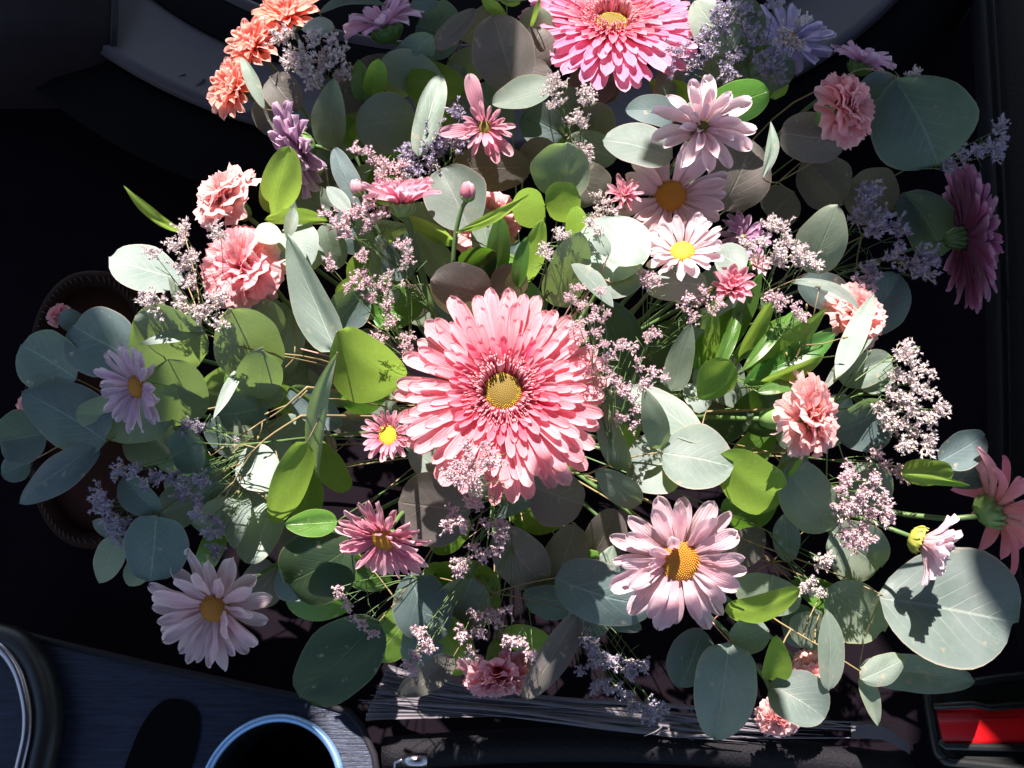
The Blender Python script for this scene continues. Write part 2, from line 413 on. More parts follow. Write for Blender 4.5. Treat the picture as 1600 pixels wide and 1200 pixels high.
def disc_dome(root, R, H, mats, n=160, z0=0, bump=1.0, mat2=None, name='disc', core=False):
    """dome core with phyllotaxis bumps"""
    mb = MB(); prof = [(R * math.sin(t), z0 + H * (math.cos(t))) for t in [i * math.pi / 2 / 6 for i in range(7)]]
    mb.lathe(prof, 20)
    core = obj(name, mb.mesh(name, mats[0]), root)
    mb = MB()
    for k in range(n):
        rr = R * math.sqrt((k + .5) / n); th = k * 2.39996
        z = z0 + H * math.sqrt(max(0, 1 - (rr / R) ** 2)); s = R * 1.15 / math.sqrt(n) * bump * (.7 + .5 * rr / R)
        c = Vector((rr * math.cos(th), rr * math.sin(th), z)); nn = Vector((c.x * H / R, c.y * H / R, max(.2, z - z0 + .02) )).normalized()
        a = nn.orthogonal().normalized(); b = nn.cross(a); q = len(mb.v)
        for i in range(5):
            t = 2 * math.pi * i / 5; mb.v.append(c + (a * math.cos(t) + b * math.sin(t)) * s * .8 - nn * s * .2)
        for i in range(5):
            t = 2 * math.pi * i / 5 + .3; mb.v.append(c + (a * math.cos(t) + b * math.sin(t)) * s * .45 + nn * s * .9)
        mi = (0 if rr / R < .72 else (1 if random.random() < .6 else 0)) if core else 1 if (rr / R > .55 and random.random() < .55) or random.random() < .2 else 0
        for i in range(5):
            j = (i + 1) % 5; mb.f.append((q + i, q + j, q + 5 + j, q + 5 + i)); mb.uv.append([(0, 0)] * 4); mb.mi.append(mi)
        mb.f.append(tuple(q + 5 + i for i in range(5))); mb.uv.append([(0, 0)] * 5); mb.mi.append(mi)
    o = obj('disc_floret', mb.mesh('disc_floret', mats[1:3]), root); o['kind'] = 'stuff'

def calyx(root, r=.30, h=.4, mat=None, z=0, sep=10):
    mb = MB()
    prof = [(.02, z - h), (r * .45, z - h), (r * .8, z - h * .8), (r, z - h * .45), (r * 1.05, z - .02), (r * .6, z - .0)]
    mb.lathe(prof, 20)
    o = obj('calyx', mb.mesh('calyx', mat or M_calyx), root)
    mb = MB()
    for i in range(sep * 2):
        th = 2 * math.pi * i / (sep * 2) + (i % 2) * .05; rr = r * (1.05 if i % 2 else 1.09)
        zz = z - h * (.25 if i % 2 else .55)
        def fn(a, b, th=th, rr=rr, zz=zz):
            u = (2 * a - 1) * (1 - b) ** .6 * .9 * math.pi / sep
            r2 = rr * (.62 + .40 * min(1, b * 1.6)) + .02 * (1 - (2 * a - 1) ** 2)
            return Vector((r2 * math.cos(th + u), r2 * math.sin(th + u), zz - h * .35 + h * .7 * b))
        mb.grid(2, 4, fn)
    o = obj('bract', mb.mesh('bract', mat or M_calyx), root); o['kind'] = 'stuff'

def gerbera(label, px, py, d, r, face, pal='gerbera', inner='gerbera_in', spin=0, stem_via=None, droop=1.0, seed=0, disc='y', lay=None, cal=None, wmul=1, stem_r=.0015, calr=.24):
    random.seed(seed + 100)
    root, f, S = flower_root('gerbera', label, 'gerbera', 'gerbera flowers of the arrangement', px, py, d, r, face, spin)
    A = variants(('ger', pal, droop), lambda i: petal_mesh('ray_petal', PM[pal], .215 * wmul, .03 + .05 * i, (.02 + .05 * i) * droop, .10, .84, nu=6, nv=10, notch=.008 * (i % 2), wave=.03, root_w=.42, seed=i))
    Bv = variants(('gerin', inner), lambda i: petal_mesh('inner_petal', PM[inner], .26, .10 + .08 * i, .05 + .08 * i, .22, .80, nu=4, nv=8, wave=.06, root_w=.6, seed=i + 9))
    lay = lay or [(32, .83, .17, 0, -.05, A, .90), (33, .77, .17, 4, -.02, A, .86), (29, .64, .17, 8, .01, A, .80), (26, .50, .17, 12, .025, A, .78), (26, .37, .175, 17, .035, Bv, .85), (30, .27, .17, 22, .04, Bv, .80), (30, .19, .17, 30, .045, Bv, .72)]
    for li, (n, L, r0, tilt, z0, V, wj) in enumerate(lay):
        for i in range(n):
            th = 2 * math.pi * (i + (li % 2) * .5) / n + random.uniform(-.06, .06)
            place_petal(root, random.choice(V), th, rad(tilt + random.uniform(-3.5, 3.5)), r0, L * random.uniform(.9, 1.05), z0 + random.uniform(-.006, .006), random.uniform(-.18, .18), wj=wj * random.uniform(.85, 1.08))
    # ring of curled tube florets
    mb = MB()
    for k in range(320):
        th = random.uniform(0, 2 * math.pi); rr = .175 + .15 * random.random() ** 1.5; h = .06 + (.36 - rr) * .45 + random.uniform(0, .03)
        a = Vector((rr * math.cos(th), rr * math.sin(th), .03)); o_ = Vector((math.cos(th), math.sin(th), 0))
        tp = a + Vector((0, 0, h)) + o_ * .02
        mb.tube(bez(a, a + Vector((random.uniform(-.01, .01), random.uniform(-.01, .01), h * .7)), tp + Vector((0, 0, .012)), tp + o_ * .022 - Vector((0, 0, .004)), 4), .0028, .0065, 5)
    o = obj('tube_floret', mb.mesh('tube_floret', M_curl), root); o['kind'] = 'stuff'
    disc_dome(root, .175, .055, (M_disc_dk, M_disc_g, M_disc_y), 420, .02, .8, core=True)
    calyx(root, calr, .25, cal or M_calyx, -.03)
    stem_to_heart(root, f, S, via=stem_via, r=stem_r, start=-.25)
    return root

def daisy(label, px, py, d, r, face, pal='pale', n=18, disc=.26, mat='o', L=.80, W=.30, layers=2, tilt=8, spin=0, seed=0, via=None, droop=1, name='chrysanthemum', group='pale pink and lilac chrysanthemums of the arrangement', skip=None, dome=.09, extra=None, cal=None, stemmat=None, tilt2=14, stemr=.0012, point=1.1):
    random.seed(seed + 200)
    root, f, S = flower_root(name, label, 'chrysanthemum', group, px, py, d, r, face, spin)
    V = variants(('dai', pal, W, droop, point), lambda i: petal_mesh('ray_petal', PM[pal], W, .05 + .05 * i, (.06 + .06 * i) * droop, .12, .62 + .04 * i, nu=6, nv=10, notch=.03 * (i % 3), wave=.09, root_w=.42, seed=i + 3), 5)
    for li in range(layers):
        nn = n - li * 3
        for i in range(nn):
            th = 2 * math.pi * (i + li * .5) / nn + random.uniform(-.1, .1)
            if skip and skip(math.degrees(th) % 360, li): continue
            place_petal(root, random.choice(V), th, rad(tilt + li * tilt2 + random.uniform(-9, 9)), disc * .7, (L - .10 * li) * random.uniform(.86, 1.08), -.02 + li * .02, random.uniform(-.35, .35), wj=random.uniform(.8, 1.1))
    for (th, t, LL, wj) in (extra or []):
        place_petal(root, random.choice(V), rad(th), rad(t), disc * .6, LL, .02, random.uniform(-.3, .3), wj=wj)
    if disc > .02:
        mats = {'o': (M_disc_or, M_disc_o, M_disc_or), 'y': (M_disc_y, M_disc_y, M_disc_g), 'g': (M_disc_g, M_disc_g, M_disc_y)}[mat]
        disc_dome(root, disc, dome, mats, 300 if r > 60 else 130, .0, .68)
    calyx(root, max(.2, disc * .9), .22, cal or M_calyx, -.02)
    stem_to_heart(root, f, S, mat=stemmat, via=via, r=stemr, start=-.2)
    return root

def _pomdisc(root):
    disc_dome(root, .15, .10, (M_disc_g, M_disc_g, M_disc_y), 40, .02, 1.0)
def pom(label, px, py, d, r, face, pal='pink', n=(16, 16, 14, 10), tilts=(5, 25, 45, 65), Ls=(.95, .8, .62, .42), W=.28, seed=0, via=None, name='chrysanthemum', cal=None, calr=.34, spin=0, group='pale pink and lilac chrysanthemums of the arrangement', cat='chrysanthemum', droop=1, skip=None, stemr=.0012, calh=.35):
    """double chrysanthemum or coral flower: several petal whorls, no open disc"""
    random.seed(seed + 300)
    root, f, S = flower_root(name, label, cat, group, px, py, d, r, face, spin)
    V = variants(('pom', pal, W, droop), lambda i: petal_mesh('ray_petal', PM[pal], W, .18 + .06 * i, (.16 + .07 * i) * droop, .25, .66, nu=5, nv=9, wave=.09, root_w=.45, seed=i + 5), 5)
    for li in range(len(n)):
        for i in range(n[li]):
            th = 2 * math.pi * (i + li * .5) / n[li] + random.uniform(-.12, .12)
            if skip and skip(math.degrees(th) % 360, li): continue
            place_petal(root, random.choice(V), th, rad(tilts[li] + random.uniform(-8, 8)), .12 - .02 * li, Ls[li] * random.uniform(.85, 1.08), .03 * li, random.uniform(-.35, .35), wj=random.uniform(.8, 1.1))
    _pomdisc(root)
    calyx(root, calr, calh, cal or M_calyx, .02)
    stem_to_heart(root, f, S, via=via, r=stemr, start=-.3)
    return root

def carnation(label, px, py, d, r, face, pal='carn', seed=0, cal=M_calyx, body=.9, spin=0, via=None, scale_l=1.0, top=80):
    random.seed(seed + 400)
    root, f, S = flower_root('carnation', label, 'carnation', 'carnations of the arrangement', px, py, d, r, face, spin)
    V = variants(('carn', pal), lambda i: frill_mesh('frilled_petal', PM[pal], .95, i * 1.7 + 1), 6)
    for li, (n, t, L, z) in enumerate([(7, 8, 1.0, 0), (8, 24, .95, .04), (8, 40, .88, .06), (7, 56, .78, .08), (6, 70, .66, .10), (5, 82, .52, .12)]):
        for i in range(n):
            th = 2 * math.pi * (i + li * .37) / n + random.uniform(-.2, .2)
            place_petal(root, random.choice(V), th, rad(min(t, top) + random.uniform(-9, 9)), .06, L * random.uniform(.9, 1.08) * scale_l, z - .2, random.uniform(-.5, .5), name='frilled_petal', wj=random.uniform(.8, 1.05))
    # long tubular calyx
    mb = MB(); mb.lathe([(.04, -1.25 * body), (.17, -1.22 * body), (.25, -1.0 * body), (.30, -.6 * body), (.36, -.2), (.42, -.05), (.2, -.1)], 18)
    obj('calyx', mb.mesh('calyx', cal), root)
    mb = MB()
    for i in range(5):
        th = 2 * math.pi * i / 5
        def fn(a, b, th=th):
            u = (2 * a - 1) * (1 - b) ** .7 * .55; rr = .34 + .14 * b
            return Vector((rr * math.cos(th + u), rr * math.sin(th + u), -.35 + .35 * b))
        mb.grid(4, 4, fn)
    obj('sepal', mb.mesh('sepal', cal), root)['kind'] = 'stuff'
    stem_to_heart(root, f, S, via=via, r=.0013, start=-1.15 * body)
    return root

def bud(label, px, py, d, r, face, pal='pink', n=13, seed=0, via=None, open_=72, cal=M_calyx, L=1.5, stemmat=None, group='closed chrysanthemum buds', calh=.7):
    random.seed(seed + 500)
    root, f, S = flower_root('flower_bud', label, 'flower bud', group, px, py, d, r, face)
    V = variants(('bud', pal), lambda i: petal_mesh('bud_petal', PM[pal], .40, -.34, -.72 - .05 * i, .3, .7, nu=4, nv=8, wave=.03, root_w=.7, seed=i), 3)
    for li in range(2):
        for i in range(n - 3 * li):
            th = 2 * math.pi * (i + li * .5) / (n - 3 * li)
            place_petal(root, random.choice(V), th, rad(open_ + random.uniform(-5, 5) + li * 6), .62 - .15 * li, L * random.uniform(.9, 1.05), -.65, random.uniform(-.2, .2), name='bud_petal')
    calyx(root, .72, calh, cal, -.3)
    stem_to_heart(root, f, S, mat=stemmat, via=via, r=.0011, start=-.9)
    return root

# ------------------------------------------------------------------ statice sprays
def floret_into(mb, c, dr, s):
    a = dr.orthogonal().normalized(); b = dr.cross(a); q = len(mb.v); tw = random.uniform(0, 6)
    for (rr, h) in ((.12, 0), (.30, .7)):
        for i in range(5):
            t = tw + 2 * math.pi * i / 5; mb.v.append(c + (a * math.cos(t) + b * math.sin(t)) * rr * s + dr * h * s)
    for i in range(5):
        t = tw + 2 * math.pi * (i + .5) / 5; rr = random.uniform(.42, .6); mb.v.append(c + (a * math.cos(t) + b * math.sin(t)) * rr * s + dr * random.uniform(1.0, 1.35) * s)
    mb.v.append(c + dr * .75 * s)
    for i in range(5):
        j = (i + 1) % 5
        mb.f.append((q + i, q + j, q + 5 + j, q + 5 + i)); mb.uv.append([(0, 0)] * 4); mb.mi.append(1 if random.random() < .5 else 0)
        mb.f.append((q + 5 + i, q + 5 + j, q + 10 + i)); mb.uv.append([(0, 0)] * 3); mb.mi.append(0)
        mb.f.append((q + 5 + j, q + 5 + i, q + 15)); mb.uv.append([(0, 0)] * 3); mb.mi.append(0)
def cluster_mesh(kind, seed):
    random.seed(seed); mb = MB()
    # short one-sided branchlets carrying rows of florets
    for k in range(6):
        th = random.uniform(0, 6.28); el = random.uniform(.1, 1.2)
        dr = Vector((math.cos(th) * math.cos(el), math.sin(th) * math.cos(el), math.sin(el)))
        o_ = Vector((random.uniform(-.2, .2), random.uniform(-.2, .2), random.uniform(-.2, .1)))
        mb.tube([o_ * .2, o_ + dr * .9], .02, .015, 4, mi=1)
        for i in range(6):
            t = .2 + i * .15
            side = Vector((random.uniform(-1, 1), random.uniform(-1, 1), random.uniform(-.2, 1))).normalized()
            floret_into(mb, o_ + dr * t + side * .06, (dr * .5 + side).normalized(), random.uniform(.22, .40))
    me = mb.mesh('floret_cluster', [M_stat[kind], M_statc], smooth=False)
    return me
CL = {k: [cluster_mesh(k, 40 + i) for i in range(5)] for k in M_stat}
NSP = [0]
def statice(label, kind, pts, d, root_pt=None, s=18, stemmat=None, jit=1, spread=None, dens=2):
    """pts: 'x y x y ...' cluster centres in px"""
    NSP[0] += 1; random.seed(600 + NSP[0])
    v = [float(x) for x in pts.split()]; pp = list(zip(v[::2], v[1::2]))
    root = thing('statice_spray', label, 'statice', 'statice sprays of the arrangement', HEART)
    cx = sum(p[0] for p in pp) / len(pp); cy = sum(p[1] for p in pp) / len(pp)
    rp = root_pt or (cx + (800 - cx) * .25, cy + (650 - cy) * .25, d + .02)
    R0 = P(*rp)
    mb = MB()
    hp = HEART + Vector((random.uniform(-.02, .02), random.uniform(-.02, .02), 0))
    mb.tube(bez(R0, R0 - BK * .04, hp + (R0 - hp) * .5 - BK * .04, hp, 7), .0004, .0006, 5)
    for (x, y) in pp:
        for q in range(dens):
            x2 = x + (random.gauss(0, 7) if q else 0) * jit; y2 = y + (random.gauss(0, 7) if q else 0) * jit
            dd = d + random.uniform(-.006, .006)
            c = P(x2, y2, dd)
            o = obj('floret_cluster', random.choice(CL[kind]), root)
            dirn = (c - R0).normalized() * .6 + BK * .5 + Vector((random.uniform(-.3, .3), random.uniform(-.3, .3), 0))
            sc_ = s * d / FPX * random.uniform(.75, 1.15)
            o['kind'] = 'stuff'
            o.matrix_local = Matrix.LocRotScale(c - HEART, dirn.to_track_quat('Z', 'Y') @ Matrix.Rotation(random.uniform(0, 6.28), 4, 'Z').to_quaternion(), Vector((sc_,) * 3))
            if q == 0:
                e = c - R0
                mid = R0 + e * .55 - BK * .30 * e.length + Vector((random.uniform(-1, 1), random.uniform(-1, 1), 0)) * .1 * e.length
                mb.tube(bez(R0, R0 + e * .3 - BK * .1 * e.length, mid, c, 6), .00030, .00020, 5)
                # little bare side twigs
                for w in range(2):
                    t = random.uniform(.5, .9); b = R0 + e * t; g = Vector((random.uniform(-1, 1), random.uniform(-1, 1), random.uniform(-.2, 1))).normalized() * .008
                    mb.tube([b, b + g], .0002, .00015, 4)
    build(mb, 'stem', stemmat or M_stem, root)
    return root
# ------------------------------------------------------------------ setting: the car interior round the flowers
M_dark = plain('dark_trim', (.012, .010, .014), .75, spec=.25, nscale=30, bump=.3, bscale=500)
M_floor = plain('dark_seat_cloth', (.0075, .0052, .0075), .9, spec=.0, nscale=20, bump=.5, bscale=900)
M_leather = plain('black_leather', (.008, .007, .010), .6, spec=.15, nscale=40, bump=.9, bscale=420, bdist=.0012)
M_blackpl = plain('black_plastic', (.012, .012, .013), .38, spec=.5, bump=.25, bscale=900)
M_brown = plain('brown_leather', (.03, .010, .007), .7, spec=.06, nscale=60, namp=.35, bump=.6, bscale=500, bdist=.0008)
M_brown_d = plain('dark_brown_leather', (.020, .008, .006), .75, spec=.08, nscale=90, bump=.7, bscale=400)
M_thread = plain('stitch_thread', (.045, .022, .02), .8)
M_chrome = plain('satin_metal', (.42, .40, .44), .28, metal=1.0, bump=.05, bscale=300)
M_ring = plain('blue_ring_metal', (.30, .50, .80), .4, metal=.5, bump=.1, bscale=600)
M_red = plain('red_plastic', (.75, .008, .012), .33, spec=.5, bump=.35, bscale=1300, bdist=.0003)
M_tray = plain('grey_tray_plastic', (.05, .038, .046), .5, spec=.2, nscale=15, namp=.3)
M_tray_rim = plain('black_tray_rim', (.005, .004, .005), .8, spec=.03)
M_straw = plain('dried_straw', (.16, .14, .16), .7, spec=.2, nscale=80, namp=.3, trans=.15)
M_blocker = plain('light_blocker', (.05, .05, .055), .9)  # shared by the added roof sheet and shade slabs
def brushed(name, col):
    T = NT(name); tc = T.n('ShaderNodeTexCoord'); mp = T.n('ShaderNodeMapping'); T.l(tc.outputs['Object'], mp.inputs[0])
    mp.inputs['Scale'].default_value = (12, 900, 1); mp.inputs['Rotation'].default_value = (0, 0, rad(7))
    nz = T.noise(1.0, 5, mp.outputs[0], .75)
    mp2 = T.n('ShaderNodeMapping'); T.l(tc.outputs['Object'], mp2.inputs[0]); mp2.inputs['Scale'].default_value = (60, 350, 1)
    n2 = T.noise(1.0, 4, mp2.outputs[0], .7)
    b = T.n('ShaderNodeBsdfPrincipled'); b.inputs['Metallic'].default_value = .35
    s = T.math('MULTIPLY', T.math('SUBTRACT', T.math('ADD', T.math('MULTIPLY', nz, .7), T.math('MULTIPLY', n2, .45)), .42, clamp=True), 2.6, clamp=True)
    T.l(T.mix(s, tuple(a * .5 for a in col), tuple(min(1, a * 2.3) for a in col)), b.inputs['Base Color'])
    T.l(T.math('ADD', T.math('MULTIPLY', s, .25), .3), b.inputs['Roughness'])
    bp = T.n('ShaderNodeBump', i_Strength=.4, i_Distance=.0004); T.l(s, bp.inputs['Height']); T.l(bp.outputs[0], b.inputs['Normal'])
    T.l(b.outputs[0], T.out.inputs[0]); return T.m
M_brush = brushed('brushed_blue_trim', (.014, .018, .036))

def struct(name, mb, mats, smooth=False):
    o = obj(name, mb.mesh(name, mats, smooth=smooth)); o['kind'] = 'structure'; return o
# floor / seat base sheet
mb = MB(); mb.grid(40, 30, lambda a, b: Vector((-1.1 + 2.2 * a, -.7 + 2.3 * b, -.03 + .012 * noise.noise(Vector((a * 9, b * 8, 2))))))
struct('ground', mb, M_floor, True)
# added roof sheet out of view, opening cut to shape the sun patch
ROOF_Z = 1.05
def to_roof(px, py, d):
    p = P(px, py, d); t = (ROOF_Z - p.z) / TO_SUN.z; return p + TO_SUN * t
HOLE = [(250, -130, .50), (300, 100, .48), (160, 350, .46), (150, 480, .46), (225, 620, .44), (300, 700, .44), (395, 860, .43), (455, 1010, .43), (520, 1300, .42), (1080, 1300, .42), (1650, 1210, .455), (1512, 870, .43), (1515, 760, .45), (1400, 470, .45), (1235, 330, .45), (1150, 130, .47), (1085, -130, .50)]
hp = [to_roof(*h) for h in HOLE]
hc = sum(hp, Vector()) / len(hp)
mb = MB()
X0, X1, Y0, Y1 = -1.0, 1.0, -.75, 1.9
def boundary(dv):
    t = 1e9
    if dv.x > 1e-9: t = min(t, (X1 - hc.x) / dv.x)
    if dv.x < -1e-9: t = min(t, (X0 - hc.x) / dv.x)
    if dv.y > 1e-9: t = min(t, (Y1 - hc.y) / dv.y)
    if dv.y < -1e-9: t = min(t, (Y0 - hc.y) / dv.y)
    return hc + dv * t
n = len(hp)
out = [boundary((p - hc).normalized()) for p in hp]
cor = {}
for i in range(n):
    j = (i + 1) % n; a, b = out[i], out[j]
    ring = [a]
    # insert a corner where the boundary turns
    if abs(a.x - b.x) > 1e-6 and abs(a.y - b.y) > 1e-6:
        cx = a.x if abs(a.x) > .999 else b.x; cy = a.y if (abs(a.y - Y0) < 1e-6 or abs(a.y - Y1) < 1e-6) else b.y
        ring.append(Vector((cx, cy, ROOF_Z)))
    ring.append(b)
    mb.prism([hp[i]] + ring + [hp[j]], Vector((0, 0, .02)))
struct('sun_cut_roof', mb, M_blocker)

# made-up slabs out of view, outlined to cast the soft shade patches
def hang(name, label, cat, pts, t):
    q = [P(*a) + TO_SUN * t for a in pts]
    root = thing(name, label, cat, None, q[0])
    mb = MB(); mb.prism(q, TO_SUN * .006); build(mb, 'panel', M_blocker, root, False)
    c = sum(q, Vector()) / len(q); mb = MB(); mb.tube([c + TO_SUN * .004, c + TO_SUN * ((ROOF_Z - c.z) / TO_SUN.z)], .006, n=10); build(mb, 'bracket', M_blocker, root)
hang('shade_slab_low', 'added shade slab hanging unseen above the lower half of the arrangement', 'shade slab', [(455, 1010, .42), (540, 1030, .42), (640, 1030, .42), (700, 1130, .42), (840, 1150, .42), (870, 990, .42), (945, 980, .42), (970, 1090, .42), (1080, 1080, .42), (1190, 1060, .42), (1215, 1150, .42), (1225, 1320, .42), (470, 1320, .42)], .55)
hang('shade_slab_top', 'added shade slab hanging unseen above the top of the arrangement', 'mirror', [(545, -110, .47), (845, -110, .47), (835, 40, .46), (800, 130, .45), (680, 150, .45), (655, 235, .44), (560, 250, .45), (480, 200, .46), (470, 110, .47)], .55)
hang('shade_slab_small', 'small added shade slab hanging unseen beside the upper slab', 'sensor', [(1010, 240, .43), (1080, 250, .43), (1150, 240, .43), (1165, 330, .43), (1080, 350, .43), (1000, 320, .43)], .55)

# brushed console panel with cup holder
Z0 = .012
pan = [Q(x, y, Z0) for x, y in [(-60, 985), (40, 992), (120, 1012), (240, 1040), (330, 1060), (400, 1075), (480, 1092), (545, 1112), (565, 1135), (585, 1180), (600, 1280), (-60, 1280)]]
cup_c = Q(425, 1240, Z0)
rin = .5 * ((Q(540, 1240, Z0) - Q(312, 1240, Z0)).length)
root = thing('console_panel', 'brushed dark blue centre console panel under the flowers', 'car console', None, cup_c)
mb = MB(); 
# sheet with a round hole for the cup well: fan between hole ring and outline
N = 72
ring = [cup_c + Vector((math.cos(2 * math.pi * i / N), math.sin(2 * math.pi * i / N), 0)) * rin for i in range(N)]
def hit(dv):
    best = None
    for i in range(len(pan)):
        a, b = pan[i], pan[(i + 1) % len(pan)]; e = b - a
        den = dv.x * e.y - dv.y * e.x
        if abs(den) < 1e-12: continue
        w = a - cup_c; t = (w.x * e.y - w.y * e.x) / den; s = (w.x * dv.y - w.y * dv.x) / den
        if t > 0 and -1e-6 <= s <= 1 + 1e-6 and (best is None or t < best): best = t
    return cup_c + dv * best
for i in range(N):
    j = (i + 1) % N; a = (ring[i] - cup_c).normalized(); b = (ring[j] - cup_c).normalized()
    mb.poly([ring[i], hit(a), hit(b), ring[j]])
build(mb, 'trim_sheet', M_brush, root, False)
mb = MB()
mb.tube([p + Vector((0, 0, .0005)) for p in pan[:-1]], .0022, n=8); build(mb, 'edge_seam', M_dark, root)
mb = MB(); mb.lathe([(rin * .995, .001), (rin * .93, -.002), (rin * .90, -.02), (rin * .88, -.06), (.0001, -.062)], 48, Matrix.Translation(cup_c)); build(mb, 'cup_well', M_blackpl, root)
mb = MB(); rt = rin * 1.0
mb.lathe([(rt * (.955 + .055 * math.cos(t)), .0015 + rt * .06 * math.sin(t)) for t in [2 * math.pi * i / 12 for i in range(13)]], 72, Matrix.Translation(cup_c)); build(mb, 'ring', M_ring, root)
# dark oval sheet painting in a shadow reflected by the panel
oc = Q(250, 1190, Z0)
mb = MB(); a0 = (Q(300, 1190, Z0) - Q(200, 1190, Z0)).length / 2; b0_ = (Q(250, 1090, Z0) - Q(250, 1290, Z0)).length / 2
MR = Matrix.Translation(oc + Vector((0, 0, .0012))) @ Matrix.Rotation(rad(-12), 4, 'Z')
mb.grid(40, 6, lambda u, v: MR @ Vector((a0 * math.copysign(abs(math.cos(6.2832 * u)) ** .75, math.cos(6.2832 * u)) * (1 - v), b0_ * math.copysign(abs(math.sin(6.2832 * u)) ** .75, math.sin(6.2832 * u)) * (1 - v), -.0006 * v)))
build(mb, 'shadow_oval', M_tray_rim, root)

# gear surround at the lower edge
gp = [Q(x, y, .022) for x, y in [(-60, 985), (5, 1000), (40, 1035), (58, 1090), (60, 1140), (48, 1200), (40, 1260)]]
root = thing('gear_surround', 'black gear surround with a satin metal inner edge beside the console panel', 'gear surround', None, gp[3])
line = smooth_line(gp, 6)
mb = MB(); mb.tube([p + Vector((.004, 0, -.004)) for p in line], .0085, n=12); build(mb, 'surround', M_blackpl, root)
mb = MB(); mb.tube([p + Vector((-.005, -.002, .002)) for p in line], .0034, n=10); build(mb, 'trim', M_chrome, root)
mb = MB(); mb.poly([Q(-60, 1000, .012), Q(0, 1010, .012), Q(30, 1060, .012), Q(40, 1150, .012), Q(30, 1270, .012), Q(-60, 1270, .012)][::-1]); build(mb, 'boot', M_leather, root, False)

# brown stitched leather oval behind the left leaves
bc = P(155, 640, .52)
root = thing('leather_holder', 'brown leather holder with a stitched rolled edge behind the blue eucalyptus leaves', 'holder', None, bc)
nb = BK
def oval(t, s=1.0, lift=0):
    ct, st_ = math.cos(t), math.sin(t)
    x = 155 + 92 * s * math.copysign(abs(ct) ** .8, ct) * 1.0; y = 640 - 195 * s * math.copysign(abs(st_) ** .8, st_)
    return P(x, y, .52) + BK * lift
mb = MB(); mb.grid(48, 8, lambda u, v: oval(6.28318 * u, 1 - v, .006 - .006 * (1 - v) ** 2)); build(mb, 'leather_panel', M_brown, root)
mb = MB(); pts = [oval(6.28318 * i / 64, 1.04, .004) for i in range(65)]; mb.tube(pts, .0055, n=10, cap=False); build(mb, 'rolled_edge', M_brown_d, root)
mb = MB(); mb.grid(64, 3, lambda u, v: oval(6.28318 * u, 1.06 + .05 * v, -.002 - .05 * v)); build(mb, 'side_wall', M_brown_d, root)
mb = MB()
for i in range(80):
    t = 6.28318 * i / 80; a = oval(t, 1.01, .010); b = oval(t + .035, 1.05, .0095); mb.tube([a, b], .00035, n=4)
o = build(mb, 'stitch', M_thread, root); o['kind'] = 'stuff'

# round tray behind the flowers
TZ = .03; tcn = Q(745, -330, TZ)
rad_t = ((Q(395, 225, TZ) - tcn).length + (Q(1270, 60, TZ) - tcn).length) / 2
root = thing('round_tray', 'large round dark tray with a grey inner band behind the flowers', 'tray', None, tcn)
MT = Matrix.Translation(tcn)
mb = MB(); mb.lathe([(rad_t * 1.0, .0), (rad_t * 1.012, .004), (rad_t * 1.0, .008), (rad_t * .985, .006)], 128, MT); build(mb, 'edge', M_tray, root)
mb = MB(); mb.lathe([(rad_t * 1.01, -.003), (rad_t * 1.09, -.008), (rad_t * 1.12, -.02)], 128, MT); build(mb, 'rim', M_tray_rim, root)
mb = MB(); mb.lathe([(rad_t * .985, .005), (rad_t * .90, -.004), (rad_t * .86, -.005)], 128, MT); build(mb, 'band', M_tray, root)
mb = MB(); mb.lathe([(rad_t * .86, -.003), (rad_t * .80, .004), (rad_t * .79, .002)], 128, MT); build(mb, 'inner_rim', M_tray_rim, root)
mb = MB(); mb.lathe([(rad_t * .79, .003), (rad_t * .775, .006), (rad_t * .765, .003)], 128, MT); build(mb, 'inner_edge', M_tray, root)
mb = MB(); mb.lathe([(rad_t * .765, .002), (rad_t * .4, -.004), (.001, -.004)], 96, MT); build(mb, 'well', M_tray_rim, root)
# raised scroll ornament on the band
for sgn, (cx_, cy_, r_) in enumerate([(292, 122, 26)]):
    mb = MB(); pts = []
    for i in range(26):
        t = i / 25 * 4.4 + sgn; rr = r_ * (1 - i / 34)
        pts.append(Q(cx_ + rr * math.cos(t), cy_ + rr * .8 * math.sin(t), TZ + .003))
    mb.tube(pts, .0016, .0009, 6); build(mb, 'scroll', M_tray, root)

# seat bolster with seam on the dark side
root = thing('seat_bolster', 'black grained leather seat bolster with a stitched seam beside the teal leaf', 'car seat', None, Q(1600, 200, 0))
mb = MB()
def bol(u, v):
    y = -150 + 1450 * v; x0 = 1505 + 38 * math.sin(v * 2.6) + 260 * max(0, v - .6)
    x = x0 + 260 * u
    h = .012 + .085 * math.sin(min(1, u * 1.6) * math.pi / 2) - (.012 * math.exp(-((u - .13) / .025) ** 2))
    return Q(x, y, h)
mb.grid(40, 30, bol); build(mb, 'cushion', M_leather, root)
mb = MB(); pts = [Q(1505 + 38 * math.sin(v * 2.6) + 260 * .15, -150 + 1450 * v, .035) for v in [i / 40 for i in range(18)]]; mb.tube(pts, .0022, n=8); build(mb, 'piping', M_leather, root)
# upper corner: back of the seat / door panel
root = thing('door_panel', 'dark grey cloth covered panel in the corner above the round tray', 'car door panel', None, Q(60, 40, .06))
mb = MB(); mb.grid(10, 14, lambda u, v: Q(-160 + 342 * u - 10 * v * v, -160 + 330 * v, .05 + .02 * math.sin(u * 3.0) - .02 * v - .5 * max(0, v - .62) ** 2)); build(mb, 'cloth_face', plain('grey_cloth', (.017, .012, .014), .9, spec=.1, nscale=50, bump=.6, bscale=1200), root)
mb = MB(); mb.tube([Q(182 - 10 * v * v, -160 + 330 * v, .05 + .02 * math.sin(3.0) - .02 * v - .5 * max(0, v - .62) ** 2) for v in [i / 14 for i in range(15)]], .003, n=8); build(mb, 'edge', M_dark, root)

